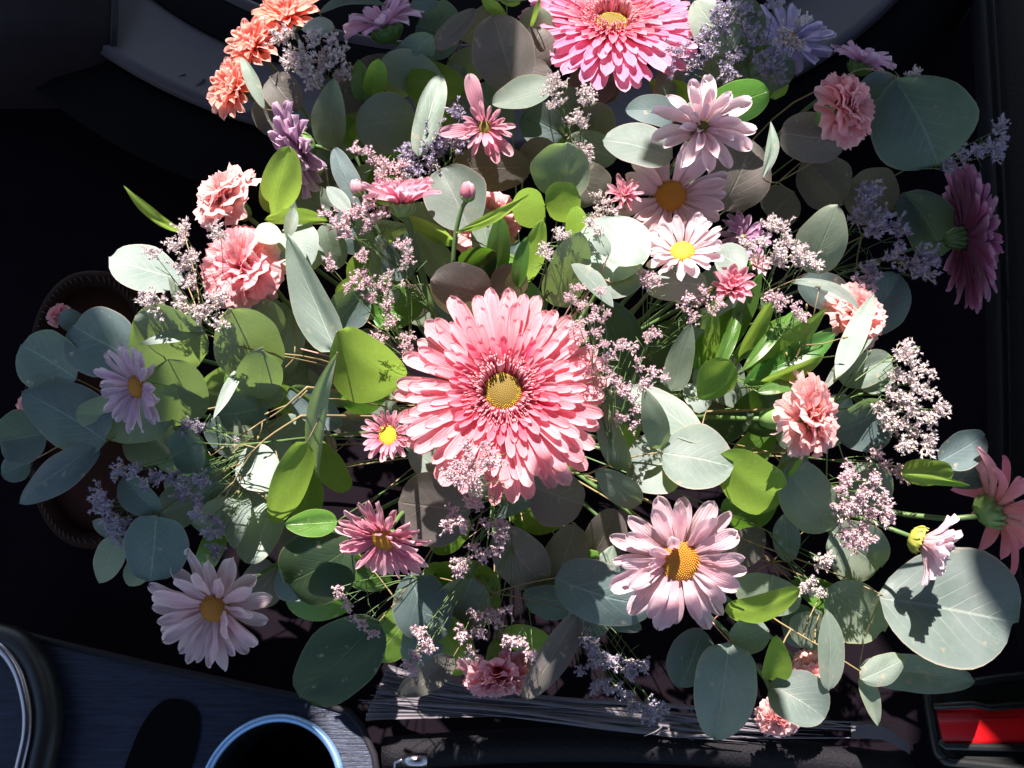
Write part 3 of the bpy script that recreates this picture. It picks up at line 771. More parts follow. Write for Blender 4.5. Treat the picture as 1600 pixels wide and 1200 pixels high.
# seat belt buckle
root = thing('belt_buckle', 'black seat belt buckle with a bright red release button', 'seat belt buckle', None, Q(1560, 1130, .03))
def bq(x, y, h): return Q(x, y, .035 + h)
hou = [(1448, 1082), (1475, 1072), (1700, 1060), (1700, 1195), (1500, 1192), (1472, 1182), (1462, 1165)]
win = [(1462, 1106), (1700, 1096), (1700, 1163), (1474, 1161)]
mb = MB()
mb.prism([bq(x, y, -.025) for x, y in hou], Vector((0, 0, .020))); build(mb, 'housing', M_blackpl, root, False)
mb = MB(); fr = [bq(x, y, -.003) for x, y in hou]; mb.tube(smooth_line(fr + [fr[0]], 5), .0028, n=10, cap=False); build(mb, 'rim', M_blackpl, root)
mb = MB(); mb.tube([bq(x, y, -.001) for x, y in [(1466, 1158), (1476, 1166), (1560, 1168), (1700, 1169)]], .0022, n=10); build(mb, 'lower_lip', M_blackpl, root)
mb = MB()
def btn(u, v):
    xl = 1462 + 12 * v; x = xl + (1700 - xl) * u; y = 1106 - 10 * u + (57 + 8 * u) * v
    h = -.004 + .0035 * math.sin(math.pi * min(1, max(0, v))) ** .5 + (.0015 if v > .35 else 0)
    return bq(x, y, h)
mb.grid(16, 16, btn); build(mb, 'release_button', M_red, root)
mb = MB()
mb.tube([bq(1458, 1104, 0), bq(1520, 1100, .001), bq(1545, 1106, .001), bq(1580, 1103, .001), bq(1700, 1093, .001)], .002, n=8); build(mb, 'upper_lip', M_blackpl, root)
# seat rail and bright metal catch at the lower edge
root = thing('seat_rail', 'dark textured seat rail running under the dried straw at the bottom', 'seat rail', None, Q(1000, 1180, 0))
mb = MB(); mb.tube(smooth_line([Q(600, 1178, .0), Q(800, 1165, .002), Q(1000, 1165, .002), Q(1200, 1178, .004), Q(1420, 1205, .006)], 6), .010, n=14); build(mb, 'rail', M_leather, root)
root = thing('metal_catch', 'small shiny metal catch beside the cup holder', 'metal catch', None, Q(665, 1192, .012))
mb = MB(); mb.tube([Q(632, 1190, .014), Q(648, 1188, .016), Q(668, 1188, .016)], .0042, n=14); build(mb, 'barrel', M_chrome, root)
mb = MB(); mb.tube([Q(616, 1205, .012), Q(617, 1192, .014), Q(628, 1187, .014), Q(640, 1186, .014)], .0009, n=8); build(mb, 'loop', M_chrome, root)
# straw strands
root = thing('dried_straw', 'flat grey dried straw fanned out below the dusky rose carnation', 'dried straw', None, Q(950, 1110, .02))
random.seed(31)
for i in range(46):
    k = i / 45
    x0 = 575 + random.uniform(-15, 30) + 40 * k; y0 = 1052 + 50 * (1 - k) + random.uniform(-8, 8)
    ym = 1088 + 28 * (1 - k) + random.uniform(-7, 7); x3 = 1240 + random.uniform(-250, 185); y3 = 1128 + 26 * (1 - k) + random.uniform(-9, 9)
    z = .018 + random.uniform(-.004, .006)
    pts = smooth_line([Q(x0, y0, z + .006), Q(780, ym, z + random.uniform(0, .004)), Q(1020, ym + 22 + random.uniform(-8, 8), z), Q(x3, y3, z + random.uniform(-.002, .004))], 6)
    w = random.uniform(.0004, .0013)
    mb = MB(); pts = smooth_line(pts, 3); m = len(pts) - 1; ph = random.uniform(0, 6)
    def fn(u, v):
        k = min(m, int(round(v * m))); p = pts[k]
        t = (pts[min(m, k + 1)] - pts[max(0, k - 1)]).normalized(); s = t.cross(Vector((0, 0, 1))).normalized()
        ww = w * (.15 + .85 * min(1, 5 * v, 4 * (1 - v)))
        return p + s * (ww * (2 * u - 1) + .0009 * math.sin(v * 9 + ph)) + Vector((0, 0, .0005 * math.cos(3 * (2 * u - 1))))
    mb.grid(3, m, fn); build(mb, 'strand', M_straw, root)
random.seed(9)
for i in range(12):
    k = i / 11
    pts = smooth_line([Q(572 + 34 * k, 1120 - 76 * k, .022), Q(680 + 20 * k, 1118 - 48 * k, .024), Q(800, 1118 - 30 * k, .022), Q(1000 + 30 * k, 1128 - 14 * k, .019)], 8); m = len(pts) - 1; w = random.uniform(.0016, .0026)
    mb = MB()
    def fn(u, v):
        q = min(m, int(round(v * m))); p = pts[q]; t = (pts[min(m, q + 1)] - pts[max(0, q - 1)]).normalized(); s = t.cross(Vector((0, 0, 1))).normalized()
        return p + s * w * (1 - .75 * v) * (2 * u - 1) + Vector((0, 0, .0012 * abs(2 * u - 1) + k * .002))
    mb.grid(4, m, fn); build(mb, 'strand', M_straw, root)
tp = [Q(1330, 1142, .022), Q(1380, 1146, .022), Q(1422, 1170, .02)]
mb = MB(); sp = smooth_line(tp, 6); mm = len(sp) - 1
mb.grid(4, mm, lambda u, v: sp[int(round(v * mm))] + Vector((.15, 1, 0)).normalized() * (.0045 * (2 * u - 1)) * (1 - .3 * v)); build(mb, 'strand', M_straw, root)
# sunlit crumpled paper scraps along the bottom edge
# base that carries all stems
root = thing('flower_holder', 'dark block the stems are pushed into, hidden in the middle of the flowers', 'flower holder', None, (HEART.x, HEART.y, -.02))
mb = MB(); mb.lathe([(.001, .0), (.055, .0), (.06, .01), (.058, HEART.z + .01), (.05, HEART.z + .02), (.001, HEART.z + .022)], 32, Matrix.Translation((HEART.x, HEART.y, -.03))); build(mb, 'block', M_floor, root)
# ------------------------------------------------------------------ flowers
gerbera('large salmon pink gerbera with yellow disc in the middle of the arrangement', 786, 612, .368, 172, (.02, .20, 1), seed=1)
gerbera('bright pink gerbera with glowing yellow disc above the white eucalyptus leaves', 955, 40, .48, 148, (.02, .50, .80), 'hotpink', 'gerbera_in', seed=2)
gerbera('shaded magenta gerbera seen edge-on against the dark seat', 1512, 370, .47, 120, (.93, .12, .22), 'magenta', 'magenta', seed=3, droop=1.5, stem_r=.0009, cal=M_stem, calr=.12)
gerbera('peach pink gerbera with ribbed green back beside the big sunlit leaf', 1556, 795, .435, 104, (.88, .42, .02), 'peach', 'peach', seed=4, droop=2.2, cal=M_calyx_lt,
        lay=[(17, .95, .17, 18, -.05, variants(('ger', 'peach', 2.2), lambda i: petal_mesh('ray_petal', PM['peach'], .22, .12 + .05 * i, (.16 + .06 * i) * 2.2, .3, .75, nu=6, nv=9, wave=.05, root_w=.35, seed=i)), 1.0), (12, .8, .17, 38, -.02, _cache[('ger', 'peach', 2.2)], 1.1)])
# coral trio
pom('coral flower lowest of the coral trio beside the round tray', 370, 140, .475, 50, (-.5, .1, .8), 'coral', seed=1, name='coral_chrysanthemum', group='coral flowers', W=.36, via=[(410, 165, .50)])
pom('coral flower in the middle of the coral trio', 400, 76, .48, 50, (-.35, .25, .85), 'coral', seed=2, name='coral_chrysanthemum', group='coral flowers', W=.36)
pom('coral flower topmost of the coral trio above the pale statice', 450, 30, .485, 58, (-.2, .5, .8), 'coral', seed=3, name='coral_chrysanthemum', group='coral flowers', W=.33)
# carnations
carnation('salmon carnation below the coral trio, topmost of the two by the thin green leaf', 352, 308, .425, 56, (-.45, .45, .65), 'carn_peach', seed=1, body=.7)
carnation('pink carnation in full sun above the lilac daisy with orange disc', 380, 420, .42, 70, (-.25, .05, .9), 'carn', seed=2, body=.8, via=[(445, 470, .43)])
carnation('salmon carnation seen from the side with pale green calyx by the statice', 1262, 652, .385, 68, (.72, .06, .62), 'carn_peach', seed=3, cal=M_calyx_lt, body=.9)
carnation('rose carnation in shade in front of the big teal leaf', 1322, 172, .43, 58, (.55, .05, .75), 'carn', seed=4, body=.8)
carnation('salmon carnation crossed by two narrow white leaves', 1338, 492, .445, 52, (.35, .35, .75), 'carn_peach', seed=5, body=.7)
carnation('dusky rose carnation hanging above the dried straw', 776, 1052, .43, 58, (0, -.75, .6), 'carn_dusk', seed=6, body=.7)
carnation('pink carnation half hidden behind the stalked bud', 758, 345, .47, 56, (0, .35, .9), 'carn', seed=7, body=.7)
carnation('pale pink carnation peeping out behind the lower eucalyptus leaves', 1268, 1052, .455, 34, (-.2, .2, .9), 'carn_peach', seed=8, body=.7)
carnation('pale pink carnation lowest beside the dried straw', 1214, 1122, .46, 36, (-.2, -.5, .8), 'carn_peach', seed=9, body=.7)
carnation('salmon carnation mostly hidden behind the teal leaves by the leather holder', 60, 640, .50, 42, (-.6, 0, .7), 'carn_peach', seed=10, body=.7)
carnation('small salmon carnation hidden behind the uppermost blue leaves by the leather holder', 92, 492, .50, 20, (-.3, .4, .8), 'carn', seed=11, body=.7)
# daisies
daisy('lilac daisy with orange disc hanging over the pale leaves by the leather holder', 214, 604, .395, 78, (-.45, -.15, .85), 'lilac', n=17, mat='o', disc=.24, seed=1, tilt=12, W=.27, via=[(262, 603, .41), (365, 620, .43)], stemmat=M_stem_lt, cal=M_calyx_lt)
daisy('pale lilac daisy with orange disc over the dark console, one petal folded', 335, 950, .40, 104, (-.12, -.18, .95), 'soft', n=15, mat='o', disc=.23, seed=2, W=.34, extra=[(0, 55, .45, 1.4), (-20, 50, .5, 1.2)])
daisy('largest pale pink daisy with brown orange disc below the pale round leaves', 1062, 876, .385, 112, (-.02, -.12, 1), 'pale', n=16, mat='o', disc=.29, seed=3, W=.33, tilt=6, extra=[(150, 40, .5, 1.1), (115, 48, .5, 1.1), (175, 45, .45, 1.1)])
daisy('pale pink daisy with orange disc in soft shade behind the sunlit white one', 1048, 306, .435, 92, (.0, .02, 1), 'soft', n=15, mat='o', disc=.28, seed=4, W=.33, tilt=4)
daisy('white and pink daisy with bright yellow disc in full sun', 1066, 394, .405, 68, (-.18, .52, .8), 'soft', n=15, mat='y', disc=.30, seed=5, W=.32, tilt=14, dome=.12)
daisy('pink daisy with petals hanging down over the dark gap', 600, 842, .385, 80, (-.22, -.45, .8), 'pink', n=19, mat='o', disc=.27, seed=6, W=.24, tilt=10, droop=1.5, extra=[(60, 50, .5, 1), (95, 55, .5, 1), (30, 50, .5, 1)])
daisy('small pink daisy with yellow disc tucked against the large gerbera', 607, 680, .365, 54, (-.18, .10, .95), 'pink', n=19, mat='y', disc=.34, seed=7, W=.26, L=.62, tilt=25, tilt2=22, dome=.05, layers=2)
daisy('ragged pink daisy with few long petals beneath the hanging dark leaves', 757, 199, .435, 56, (.05, -.1, .95), 'pink', n=16, mat='g', disc=.20, seed=8, W=.26, L=.72, tilt=10, tilt2=30, skip=lambda a, l: l == 0 and (15 < a < 95 or 110 < a < 165), extra=[(102, 8, 1.35, 1.3), (184, 5, 1.15, 1.2), (285, 5, .95, 1.2), (310, 5, 1.0, 1.3)])
pom('pale pink double daisy with tilted petals beside the white eucalyptus leaf', 1096, 200, .42, 78, (.12, .15, .9), 'soft', n=(13, 9, 5), tilts=(2, 26, 52), Ls=(.95, .72, .42), W=.34, seed=11)
pom('pink daisy seen from the side on a thick upright stem', 628, 318, .405, 62, (0, .93, .30), 'pink', n=(20, 16, 10), tilts=(18, 38, 60), Ls=(.95, .85, .55), W=.26, seed=12, via=[(638, 350, .41), (655, 410, .415), (672, 475, .42)], cal=M_calyx_lt, stemr=.0017, calr=.30)
pom('lilac daisy seen from behind above the limy leaves', 602, 42, .475, 70, (-.25, .75, .45), 'mauve', n=(14, 10), tilts=(5, 28), Ls=(.95, .75), W=.34, seed=13, via=[(640, 80, .48), (675, 120, .49)])
pom('mauve daisy hanging edge-on above the lime leaf', 470, 232, .45, 66, (-.75, -.35, .45), 'mauve', n=(20, 17, 12), tilts=(2, 18, 40), Ls=(1, .8, .5), W=.36, seed=14)
daisy('bluish lilac daisy behind the violet statice in the shade', 1232, 62, .49, 80, (.1, .45, .8), 'blue', n=15, mat='o', disc=.2, seed=15, W=.32)
pom('lilac daisy seen from behind beside the rose carnation', 1345, 100, .475, 50, (.25, .7, .3), 'mauve', n=(13, 9), tilts=(5, 28), Ls=(.95, .75), W=.36, seed=16, via=[(1330, 118, .48), (1260, 170, .49)])
pom('pale pink daisy nodding above the big sunlit leaf', 1440, 845, .40, 56, (.70, -.30, .40), 'soft', n=(15, 13, 9), tilts=(30, 48, 66), Ls=(1.1, .95, .7), W=.34, seed=17, cal=plain('olive_calyx', (.34, .34, .05), .6, nscale=100), calr=.36)
pom('mauve pink daisy half hidden behind the sunlit statice', 1160, 372, .45, 42, (.1, .4, .85), 'mauve', n=(12, 10, 6), tilts=(10, 30, 50), Ls=(.95, .8, .5), W=.30, seed=18)
pom('small pale pink daisy between the pale leaf and sunlit statice', 1180, 414, .43, 26, (.4, .3, .8), 'pale', n=(10, 8), tilts=(25, 50), Ls=(.9, .7), W=.36, seed=19)
pom('small pink daisy sprouting next to the orange-disc daisy in shade', 975, 306, .425, 34, (0, .25, .9), 'pink', n=(10, 9, 7), tilts=(20, 45, 65), Ls=(.9, .75, .55), W=.28, seed=20)
pom('pink half-open daisy cupped beside the dark green leaves', 1142, 452, .405, 36, (-.1, .35, .85), 'pink', n=(12, 11, 9), tilts=(30, 52, 70), Ls=(1.0, .85, .65), W=.36, seed=21, cal=M_calyx_lt)
bud('striped pink bud on a slim upright stalk', 731, 300, .395, 15, (.05, .85, .45), 'pink', seed=1, via=[(722, 325, .40), (712, 365, .405), (708, 410, .41)], cal=M_calyx_lt, L=1.5)
bud('pale bud leaning against the side-on pink daisy', 558, 294, .415, 13, (-.2, .8, .4), 'pale', seed=2, cal=M_calyx_lt)
# ------------------------------------------------------------------ eucalyptus and other foliage
random.seed(11)
branch('blue eucalyptus branch in front of the brown leather holder', '''
208 560 108 508 112 .435 -5 -15 t r
122 592 36 538 104 .45 -10 -20 t r
172 690 42 612 104 .44 5 -15 t r
80 676 0 690 84 .455 0 -10 t r
148 694 22 786 58 .43 15 -10 t o
45 722 0 740 46 .47 0 0 t r
132 512 88 488 36 .45 10 0 t r
''', [(205, 575, .445), (160, 650, .45), (240, 668, .455), (320, 640, .46)])
branch('backlit eucalyptus branch arching behind the lilac daisy', '''
205 508 322 560 122 .415 -56 -8 g r
262 560 290 662 104 .415 -56 5 s r
270 655 118 645 78 .435 -20 0 s o
205 660 270 706 88 .45 -10 0 s r
''', [(300, 640, .44), (350, 640, .45)])
branch('branch with a narrow white sunlit leaf on a yellow twig', '''
317 519 216 535 19 .40 42 5 p l
313 518 257 430 22 .40 0 -25 s l
290 440 174 405 76 .44 32 -10 p b
285 373 190 298 17 .405 -38 15 y l
''', [(315, 519, .402), (388, 545, .41), (470, 556, .42)], M_twig)
branch('sage branch hanging under the sunlit pink carnation', '''
360 478 420 590 108 .408 -50 10 s r
385 560 333 655 20 .40 38 10 p l
410 550 400 630 76 .405 -56 0 s r
425 590 398 632 70 .43 30 0 p r
405 640 340 650 70 .425 -20 0 t r
395 475 440 520 60 .42 -30 10 s o
455 470 440 590 62 .44 -25 0 g r
''', [(395, 548, .42), (460, 560, .43)])
branch('pale eucalyptus branch behind the sunlit carnation', '''
440 352 482 412 76 .42 30 5 p r
398 360 442 372 34 .41 34 0 p o
450 372 460 320 22 .40 15 25 p l
500 380 440 420 60 .43 20 0 p r
''', None)
branch('lime green leaf pair between the salmon carnation and mauve daisy', '''
425 338 452 232 62 .42 -50 12 y o
412 348 512 350 26 .425 -52 0 y o -12
505 350 530 420 50 .44 -20 0 g r
''', None)
branch('long tapering grey leaf standing beside the pink statice', '''
532 548 455 366 62 .395 -12 -25 g a -8
''', [(470, 545, .42), (495, 550, .40), (535, 550, .405)])
branch('big lime green backlit leaf touching the large gerbera', '''
524 532 632 608 102 .385 -54 0 y p
''', [(470, 545, .395), (520, 558, .40)], M_twig_pink)
branch('thin curved olive leaf hanging over the dark gap', '''
520 558 492 752 32 .385 -42 -30 s l 12
482 706 428 832 56 .40 -48 25 y o 6
''', None)
branch('small teal leaf cluster by the violet statice', '''
312 735 284 668 54 .405 -5 -10 t r
245 803 188 744 52 .40 5 -15 t o
245 805 235 908 102 .395 0 -8 t r
248 803 312 780 66 .42 5 5 g r
186 838 154 912 48 .43 -10 -10 s o
190 835 142 815 30 .43 10 0 g o
235 905 205 870 60 .44 -10 0 s r
''', [(246, 802, .40), (300, 765, .41), (380, 720, .43)])
branch('pale branch with bright sunlit leaves over the grass-thin stems', '''
438 740 366 728 74 .415 36 0 p r
375 768 362 852 48 .43 34 0 p o
430 790 385 880 62 .44 20 0 g r
345 690 420 700 60 .43 -20 0 s r
440 640 480 700 40 .45 30 0 p r
420 850 400 790 50 .45 20 0 p r
''', [(480, 610, .42), (430, 660, .425), (372, 700, .43), (340, 740, .44)], M_twig)
branch('small dark green glossy leaf below the lime leaf', '''
528 815 446 820 44 .40 5 0 n o
''', None, M_stem, 'pittosporum_sprig', 'pittosporum', G_GRN)
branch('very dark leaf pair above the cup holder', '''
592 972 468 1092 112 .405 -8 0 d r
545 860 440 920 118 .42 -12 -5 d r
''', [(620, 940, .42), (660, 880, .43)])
branch('dusky eucalyptus leaf tucked under the rim of the large gerbera', '''
735 800 622 785 122 .41 -12 0 m r
690 740 640 700 50 .41 10 0 g o
''', None)
branch('dusky branch directly beneath the large gerbera', '''
830 760 912 790 90 .42 -18 0 m r
780 830 850 920 80 .44 -18 0 m r
900 820 860 940 70 .45 -22 0 m o
''', None)
branch('slate leaves in the shade above the dried straw', '''
868 912 1032 955 98 .415 -5 0 t r
905 960 818 1096 52 .42 0 12 m o
640 900 680 1010 92 .44 -10 0 t r
708 1030 620 1088 46 .43 -5 0 m a
740 900 700 990 90 .45 -15 0 s r
''', None)
branch('pale round eucalyptus pair above the largest pale daisy', '''
1036 705 1148 728 104 .385 26 4 p r
1062 712 982 745 98 .395 28 0 p r
1038 708 1012 610 40 .375 -28 30 s o
978 740 938 634 42 .38 -26 -25 s o
1002 788 930 735 48 .385 -30 0 s o
''', [(1040, 706, .39), (985, 715, .395), (920, 740, .41)])
branch('long white sunlit leaf behind the upright sage leaf', '''
1110 690 972 598 54 .40 40 0 p l
1105 640 1070 600 40 .42 20 0 p o
''', None)
branch('lime edged round leaf beside the largest pale daisy', '''
1128 722 1228 792 92 .40 -50 0 y r
1232 735 1305 838 88 .41 -22 5 s r
1262 705 1208 748 30 .41 -15 0 s o
1260 706 1226 752 9 .40 -45 0 y l
''', None)
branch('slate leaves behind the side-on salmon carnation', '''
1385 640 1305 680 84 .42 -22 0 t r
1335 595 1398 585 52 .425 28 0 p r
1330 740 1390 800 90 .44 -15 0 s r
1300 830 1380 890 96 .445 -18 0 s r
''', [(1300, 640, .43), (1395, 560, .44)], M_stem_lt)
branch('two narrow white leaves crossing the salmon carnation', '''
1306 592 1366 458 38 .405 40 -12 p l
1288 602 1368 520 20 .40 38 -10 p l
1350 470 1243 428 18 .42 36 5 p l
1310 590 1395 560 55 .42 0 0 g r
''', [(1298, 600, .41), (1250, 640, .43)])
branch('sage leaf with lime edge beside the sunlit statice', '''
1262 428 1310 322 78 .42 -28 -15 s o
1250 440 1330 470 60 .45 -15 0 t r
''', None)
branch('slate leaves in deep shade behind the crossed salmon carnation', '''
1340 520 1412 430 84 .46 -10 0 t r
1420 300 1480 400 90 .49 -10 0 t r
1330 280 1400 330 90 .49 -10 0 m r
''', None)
branch('small green leaf with lime edge below the dense statice head', '''
1408 735 1490 738 42 .41 -32 0 y r
1408 740 1515 757 15 .40 -44 0 y l
1468 722 1540 680 58 .43 5 10 t o
1478 745 1560 742 42 .44 0 0 t r
''', None)
branch('big round sunlit leaf above the belt buckle', '''
1378 932 1596 972 190 .425 22 6 p r
1340 1040 1520 1062 60 .45 0 0 g r
''', [(1380, 930, .427), (1290, 890, .44), (1180, 850, .45)])
branch('drooping eucalyptus tip with the largest shaded leaf below the pale daisy', '''
1140 1008 1118 1162 98 .405 -5 -6 g p
1098 985 1062 1078 74 .415 -8 0 t r
1140 1008 1202 985 60 .41 -10 0 g r
1136 974 1254 940 46 .395 -54 0 y o -8
1210 900 1190 960 110 .43 -12 0 s r
''', [(1145, 1008, .41), (1105, 960, .42), (1085, 900, .43)], M_twig_pink)
branch('small eucalyptus tip with a half sunlit leaf near the bottom', '''
1206 1067 1294 1122 84 .40 22 0 p o
1207 1066 1214 996 46 .395 -38 10 y o
1298 1080 1296 954 42 .40 10 20 g o
1348 1062 1418 1028 50 .415 18 0 g o
1350 1056 1374 1136 28 .42 -8 0 s a
1290 920 1380 985 92 .44 -15 0 s r
1280 960 1250 1010 70 .44 -15 0 s r
''', [(1208, 1066, .405), (1240, 1100, .42)] if False else [(1352, 1054, .418), (1290, 1015, .42), (1200, 960, .43), (1130, 900, .44)], M_twig)
# glossy green
branch('fan of long green leaves beside the cupped pink daisy', '''
1080 575 1158 480 48 .41 -20 0 n o
1130 555 1188 425 34 .405 -15 20 n l
1150 560 1270 488 44 .40 -8 0 n l
1175 585 1298 488 38 .392 -36 -5 y l
1180 592 1314 518 44 .395 5 0 n l
1160 600 1250 560 36 .40 -20 0 n l
1105 590 1118 470 24 .402 -40 15 y l
1120 590 1168 450 22 .398 15 15 n l
1150 570 1215 455 24 .395 -42 10 y l
1165 575 1245 480 22 .39 20 5 n l
1190 600 1290 560 24 .388 -40 5 y l
1185 610 1262 595 22 .39 20 5 n l
''', [(1150, 590, .41), (1060, 620, .43)], M_stem, 'pittosporum_sprig', 'pittosporum', G_GRN)
branch('round green leaf on its own below the fan of long green leaves', '''
1090 622 1142 562 62 .395 -30 12 y b
1050 610 1080 505 44 .40 -24 -25 s a
''', None, M_stem, 'pittosporum_sprig', 'pittosporum', G_GRN)
branch('dark olive leaves in the gap beside the pink statice', '''
985 585 940 470 84 .43 -28 0 d r
1000 590 1060 500 72 .435 -28 0 d o
1150 660 1240 620 80 .44 -25 0 d o
1080 690 1180 650 50 .44 -25 0 d l
''', None, M_stem, 'pittosporum_sprig', 'pittosporum', G_GRN)
branch('glowing lime leaves above the large gerbera', '''
852 320 800 328 64 .415 -58 0 y r
852 322 908 312 66 .41 -42 0 y r
905 385 900 320 40 .41 -56 10 y o
870 310 885 222 92 .42 -32 8 s r
818 450 848 352 38 .405 -52 0 y o
808 450 822 370 26 .40 -20 -25 n o
775 440 782 338 38 .405 -30 0 n o
712 370 828 310 17 .39 -52 0 y l
''', [(852, 322, .42), (845, 400, .42), (810, 480, .42)], M_stem)
branch('olive leaf with ragged lime patch beside the pale leaf cluster', '''
866 478 908 362 66 .40 -44 0 s o
''', None)
branch('pale blue eucalyptus cluster with a pink twig above the pink statice', '''
958 440 962 334 112 .40 24 0 p r
940 444 1010 420 60 .395 26 0 p o
952 398 922 356 26 .385 5 20 p l
951 397 1014 396 38 .385 34 0 p l
893 406 960 476 30 .385 38 10 p l
''', [(952, 397, .388), (935, 432, .392), (905, 480, .41)], M_twig_pink)
branch('dusky leaves right above the rim of the large gerbera', '''
765 470 672 440 86 .40 -36 0 m r
720 425 775 392 60 .41 -38 0 d o
790 470 800 410 60 .41 -38 0 m r
''', None)
branch('large white sunlit leaf behind the stalked bud', '''
735 358 688 262 96 .43 8 0 p r
''', None)
branch('lime ribbon-like leaf curling behind the upright stem', '''
712 392 612 342 26 .42 -54 0 y l 14
700 430 650 360 50 .43 -35 0 s o
''', None)
branch('white leaves between the white and pink daisy and cupped pink daisy', '''
1108 440 1010 445 56 .415 36 0 p r
1165 420 1118 392 56 .42 30 0 p r
1100 470 1050 440 50 .42 36 0 p r
''', None)
branch('pale grey leaf pair by the pale bud', '''
548 332 510 290 26 .42 24 0 p l
562 318 516 224 36 .43 10 -10 t o
''', None)
# upper part
branch('dark sage leaf pair in the shade above the pale statice', '''
650 185 553 198 98 .445 -12 0 s r
655 238 690 108 44 .435 15 18 g o
''', None)
branch('tall sage leaf beside the mauve daisy', '''
515 236 520 122 54 .45 -25 -10 s o
535 270 500 240 60 .47 -10 0 t r
560 260 600 320 60 .47 -15 0 g r
''', None)
branch('lime leaf pair beside the pale statice', '''
568 158 560 92 32 .46 -35 0 n o
582 150 592 92 36 .455 -55 0 y r
555 220 565 190 26 .46 -50 0 y o
640 150 610 110 60 .48 -30 0 s r
''', None, M_stem)
branch('pale folded leaf beside the topmost coral flower', '''
522 38 470 42 28 .46 34 0 p o
495 8 600 -5 20 .46 20 0 t l
''', None)
branch('dusky hanging leaves beside the bright pink gerbera', '''
805 142 770 22 100 .45 -12 -10 m r
850 80 830 10 60 .47 -30 0 s r
862 140 768 165 48 .44 30 5 g o
820 120 845 40 70 .46 -20 0 m r
''', None)
branch('slate leaves with a brown leaf behind the lilac daisy', '''
720 60 650 40 92 .47 -5 0 t r
682 76 744 14 36 .455 0 0 m o
684 0 640 8 26 .46 10 0 t o
700 130 760 80 60 .49 -15 0 s r
''', None)
branch('lime shoots at the top edge beside the dusky hanging leaves', '''
750 -5 792 28 22 .46 -52 0 y l
845 -5 828 48 8 .45 -52 0 y l
780 -20 812 10 30 .47 -50 0 y o
''', None, M_stem_lt)
branch('white blue leaf pair beside the double pale pink daisy', '''
1052 242 942 215 66 .425 30 0 p r
1055 178 978 168 50 .44 10 0 t o
''', None, M_twig_pink)
branch('dark green leaf behind the double pale pink daisy', '''
1105 175 1202 142 66 .44 -15 0 n r
1180 130 1240 90 60 .47 -10 0 s r
1140 70 1100 20 60 .49 -10 0 d r
''', None)
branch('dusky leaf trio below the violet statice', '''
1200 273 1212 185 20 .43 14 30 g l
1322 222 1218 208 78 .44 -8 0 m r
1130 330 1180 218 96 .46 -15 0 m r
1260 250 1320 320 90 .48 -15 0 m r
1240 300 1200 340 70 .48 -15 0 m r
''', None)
branch('biggest teal leaf reaching over the dark seat', '''
1404 121 1470 256 176 .44 -5 0 t b
1408 118 1350 176 74 .455 -5 0 t r
''', [(1404, 120, .442), (1350, 108, .45), (1310, 125, .46), (1240, 160, .47)], M_twig)
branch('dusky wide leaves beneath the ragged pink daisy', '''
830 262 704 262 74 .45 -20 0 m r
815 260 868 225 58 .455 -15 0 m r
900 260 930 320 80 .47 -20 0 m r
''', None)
branch('mauve shaded leaves beneath the coral trio', '''
420 118 464 172 58 .46 -5 0 m r
452 165 402 200 70 .465 -5 0 m r
412 168 376 86 22 .45 5 10 g l
480 200 420 260 10 .455 0 0 m l
''', None)
branch('grey leaf pair peeping out beneath the mauve daisy', '''
520 330 450 300 60 .46 -10 0 g r
560 350 520 310 50 .45 -10 0 t r
''', None)
# deeper foliage seen in the gaps
random.seed(77)
deep = [(330, 570, 500, 740), (660, 740, 900, 850), (1010, 470, 1120, 580), (500, 470, 620, 520), (520, 600, 640, 720), (430, 820, 560, 960), (860, 860, 960, 960), (980, 560, 1140, 690), (1180, 640, 1260, 760), (560, 330, 700, 480), (300, 700, 430, 830),
        (620, 880, 800, 1000), (860, 100, 1010, 260), (600, 60, 760, 200), (700, 400, 800, 480), (1120, 780, 1300, 960), (1060, 60, 1250, 200), (340, 520, 480, 620), (480, 130, 620, 300)]
names = ['behind the backlit sage leaves', 'below the lower rim of the large gerbera', 'behind the upright leaves of the green fan', 'beneath the tapering grey leaf', 'in the dark gap beside the small pink daisy', 'under the glossy green leaf', 'under the shaded side of the largest pale daisy', 'behind the white sunlit leaf', 'behind the side-on carnation calyx',
         'behind the upright stem of the side-on daisy', 'behind the thin stems beside the violet statice', 'under the hanging pink daisy', 'under the bright pink gerbera', 'under the lilac daisy seen from behind', 'just above the large gerbera rim',
         'below the lime edged round leaf', 'behind the violet statice', 'behind the yellow twig', 'beside the tall sage leaf']
for (x0, y0, x1, y1), nm in zip(deep, names):
    rows = ''
    for i in range(9):
        a = random.uniform(0, 6.28); L = random.uniform(70, 110); cx, cy = random.uniform(x0, x1), random.uniform(y0, y1)
        rows += f"{cx:.0f} {cy:.0f} {cx + L * math.cos(a):.0f} {cy + L * math.sin(a):.0f} {random.uniform(38, 78):.0f} {random.uniform(.44, .475) + (.02 if y1 < 320 else 0):.3f} {random.uniform(-45, 15):.0f} {random.uniform(-30, 30):.0f} {random.choice('sgmygnt')} {random.choice('roao')}\n"
    branch('deep-set leafy branch ' + nm, rows)
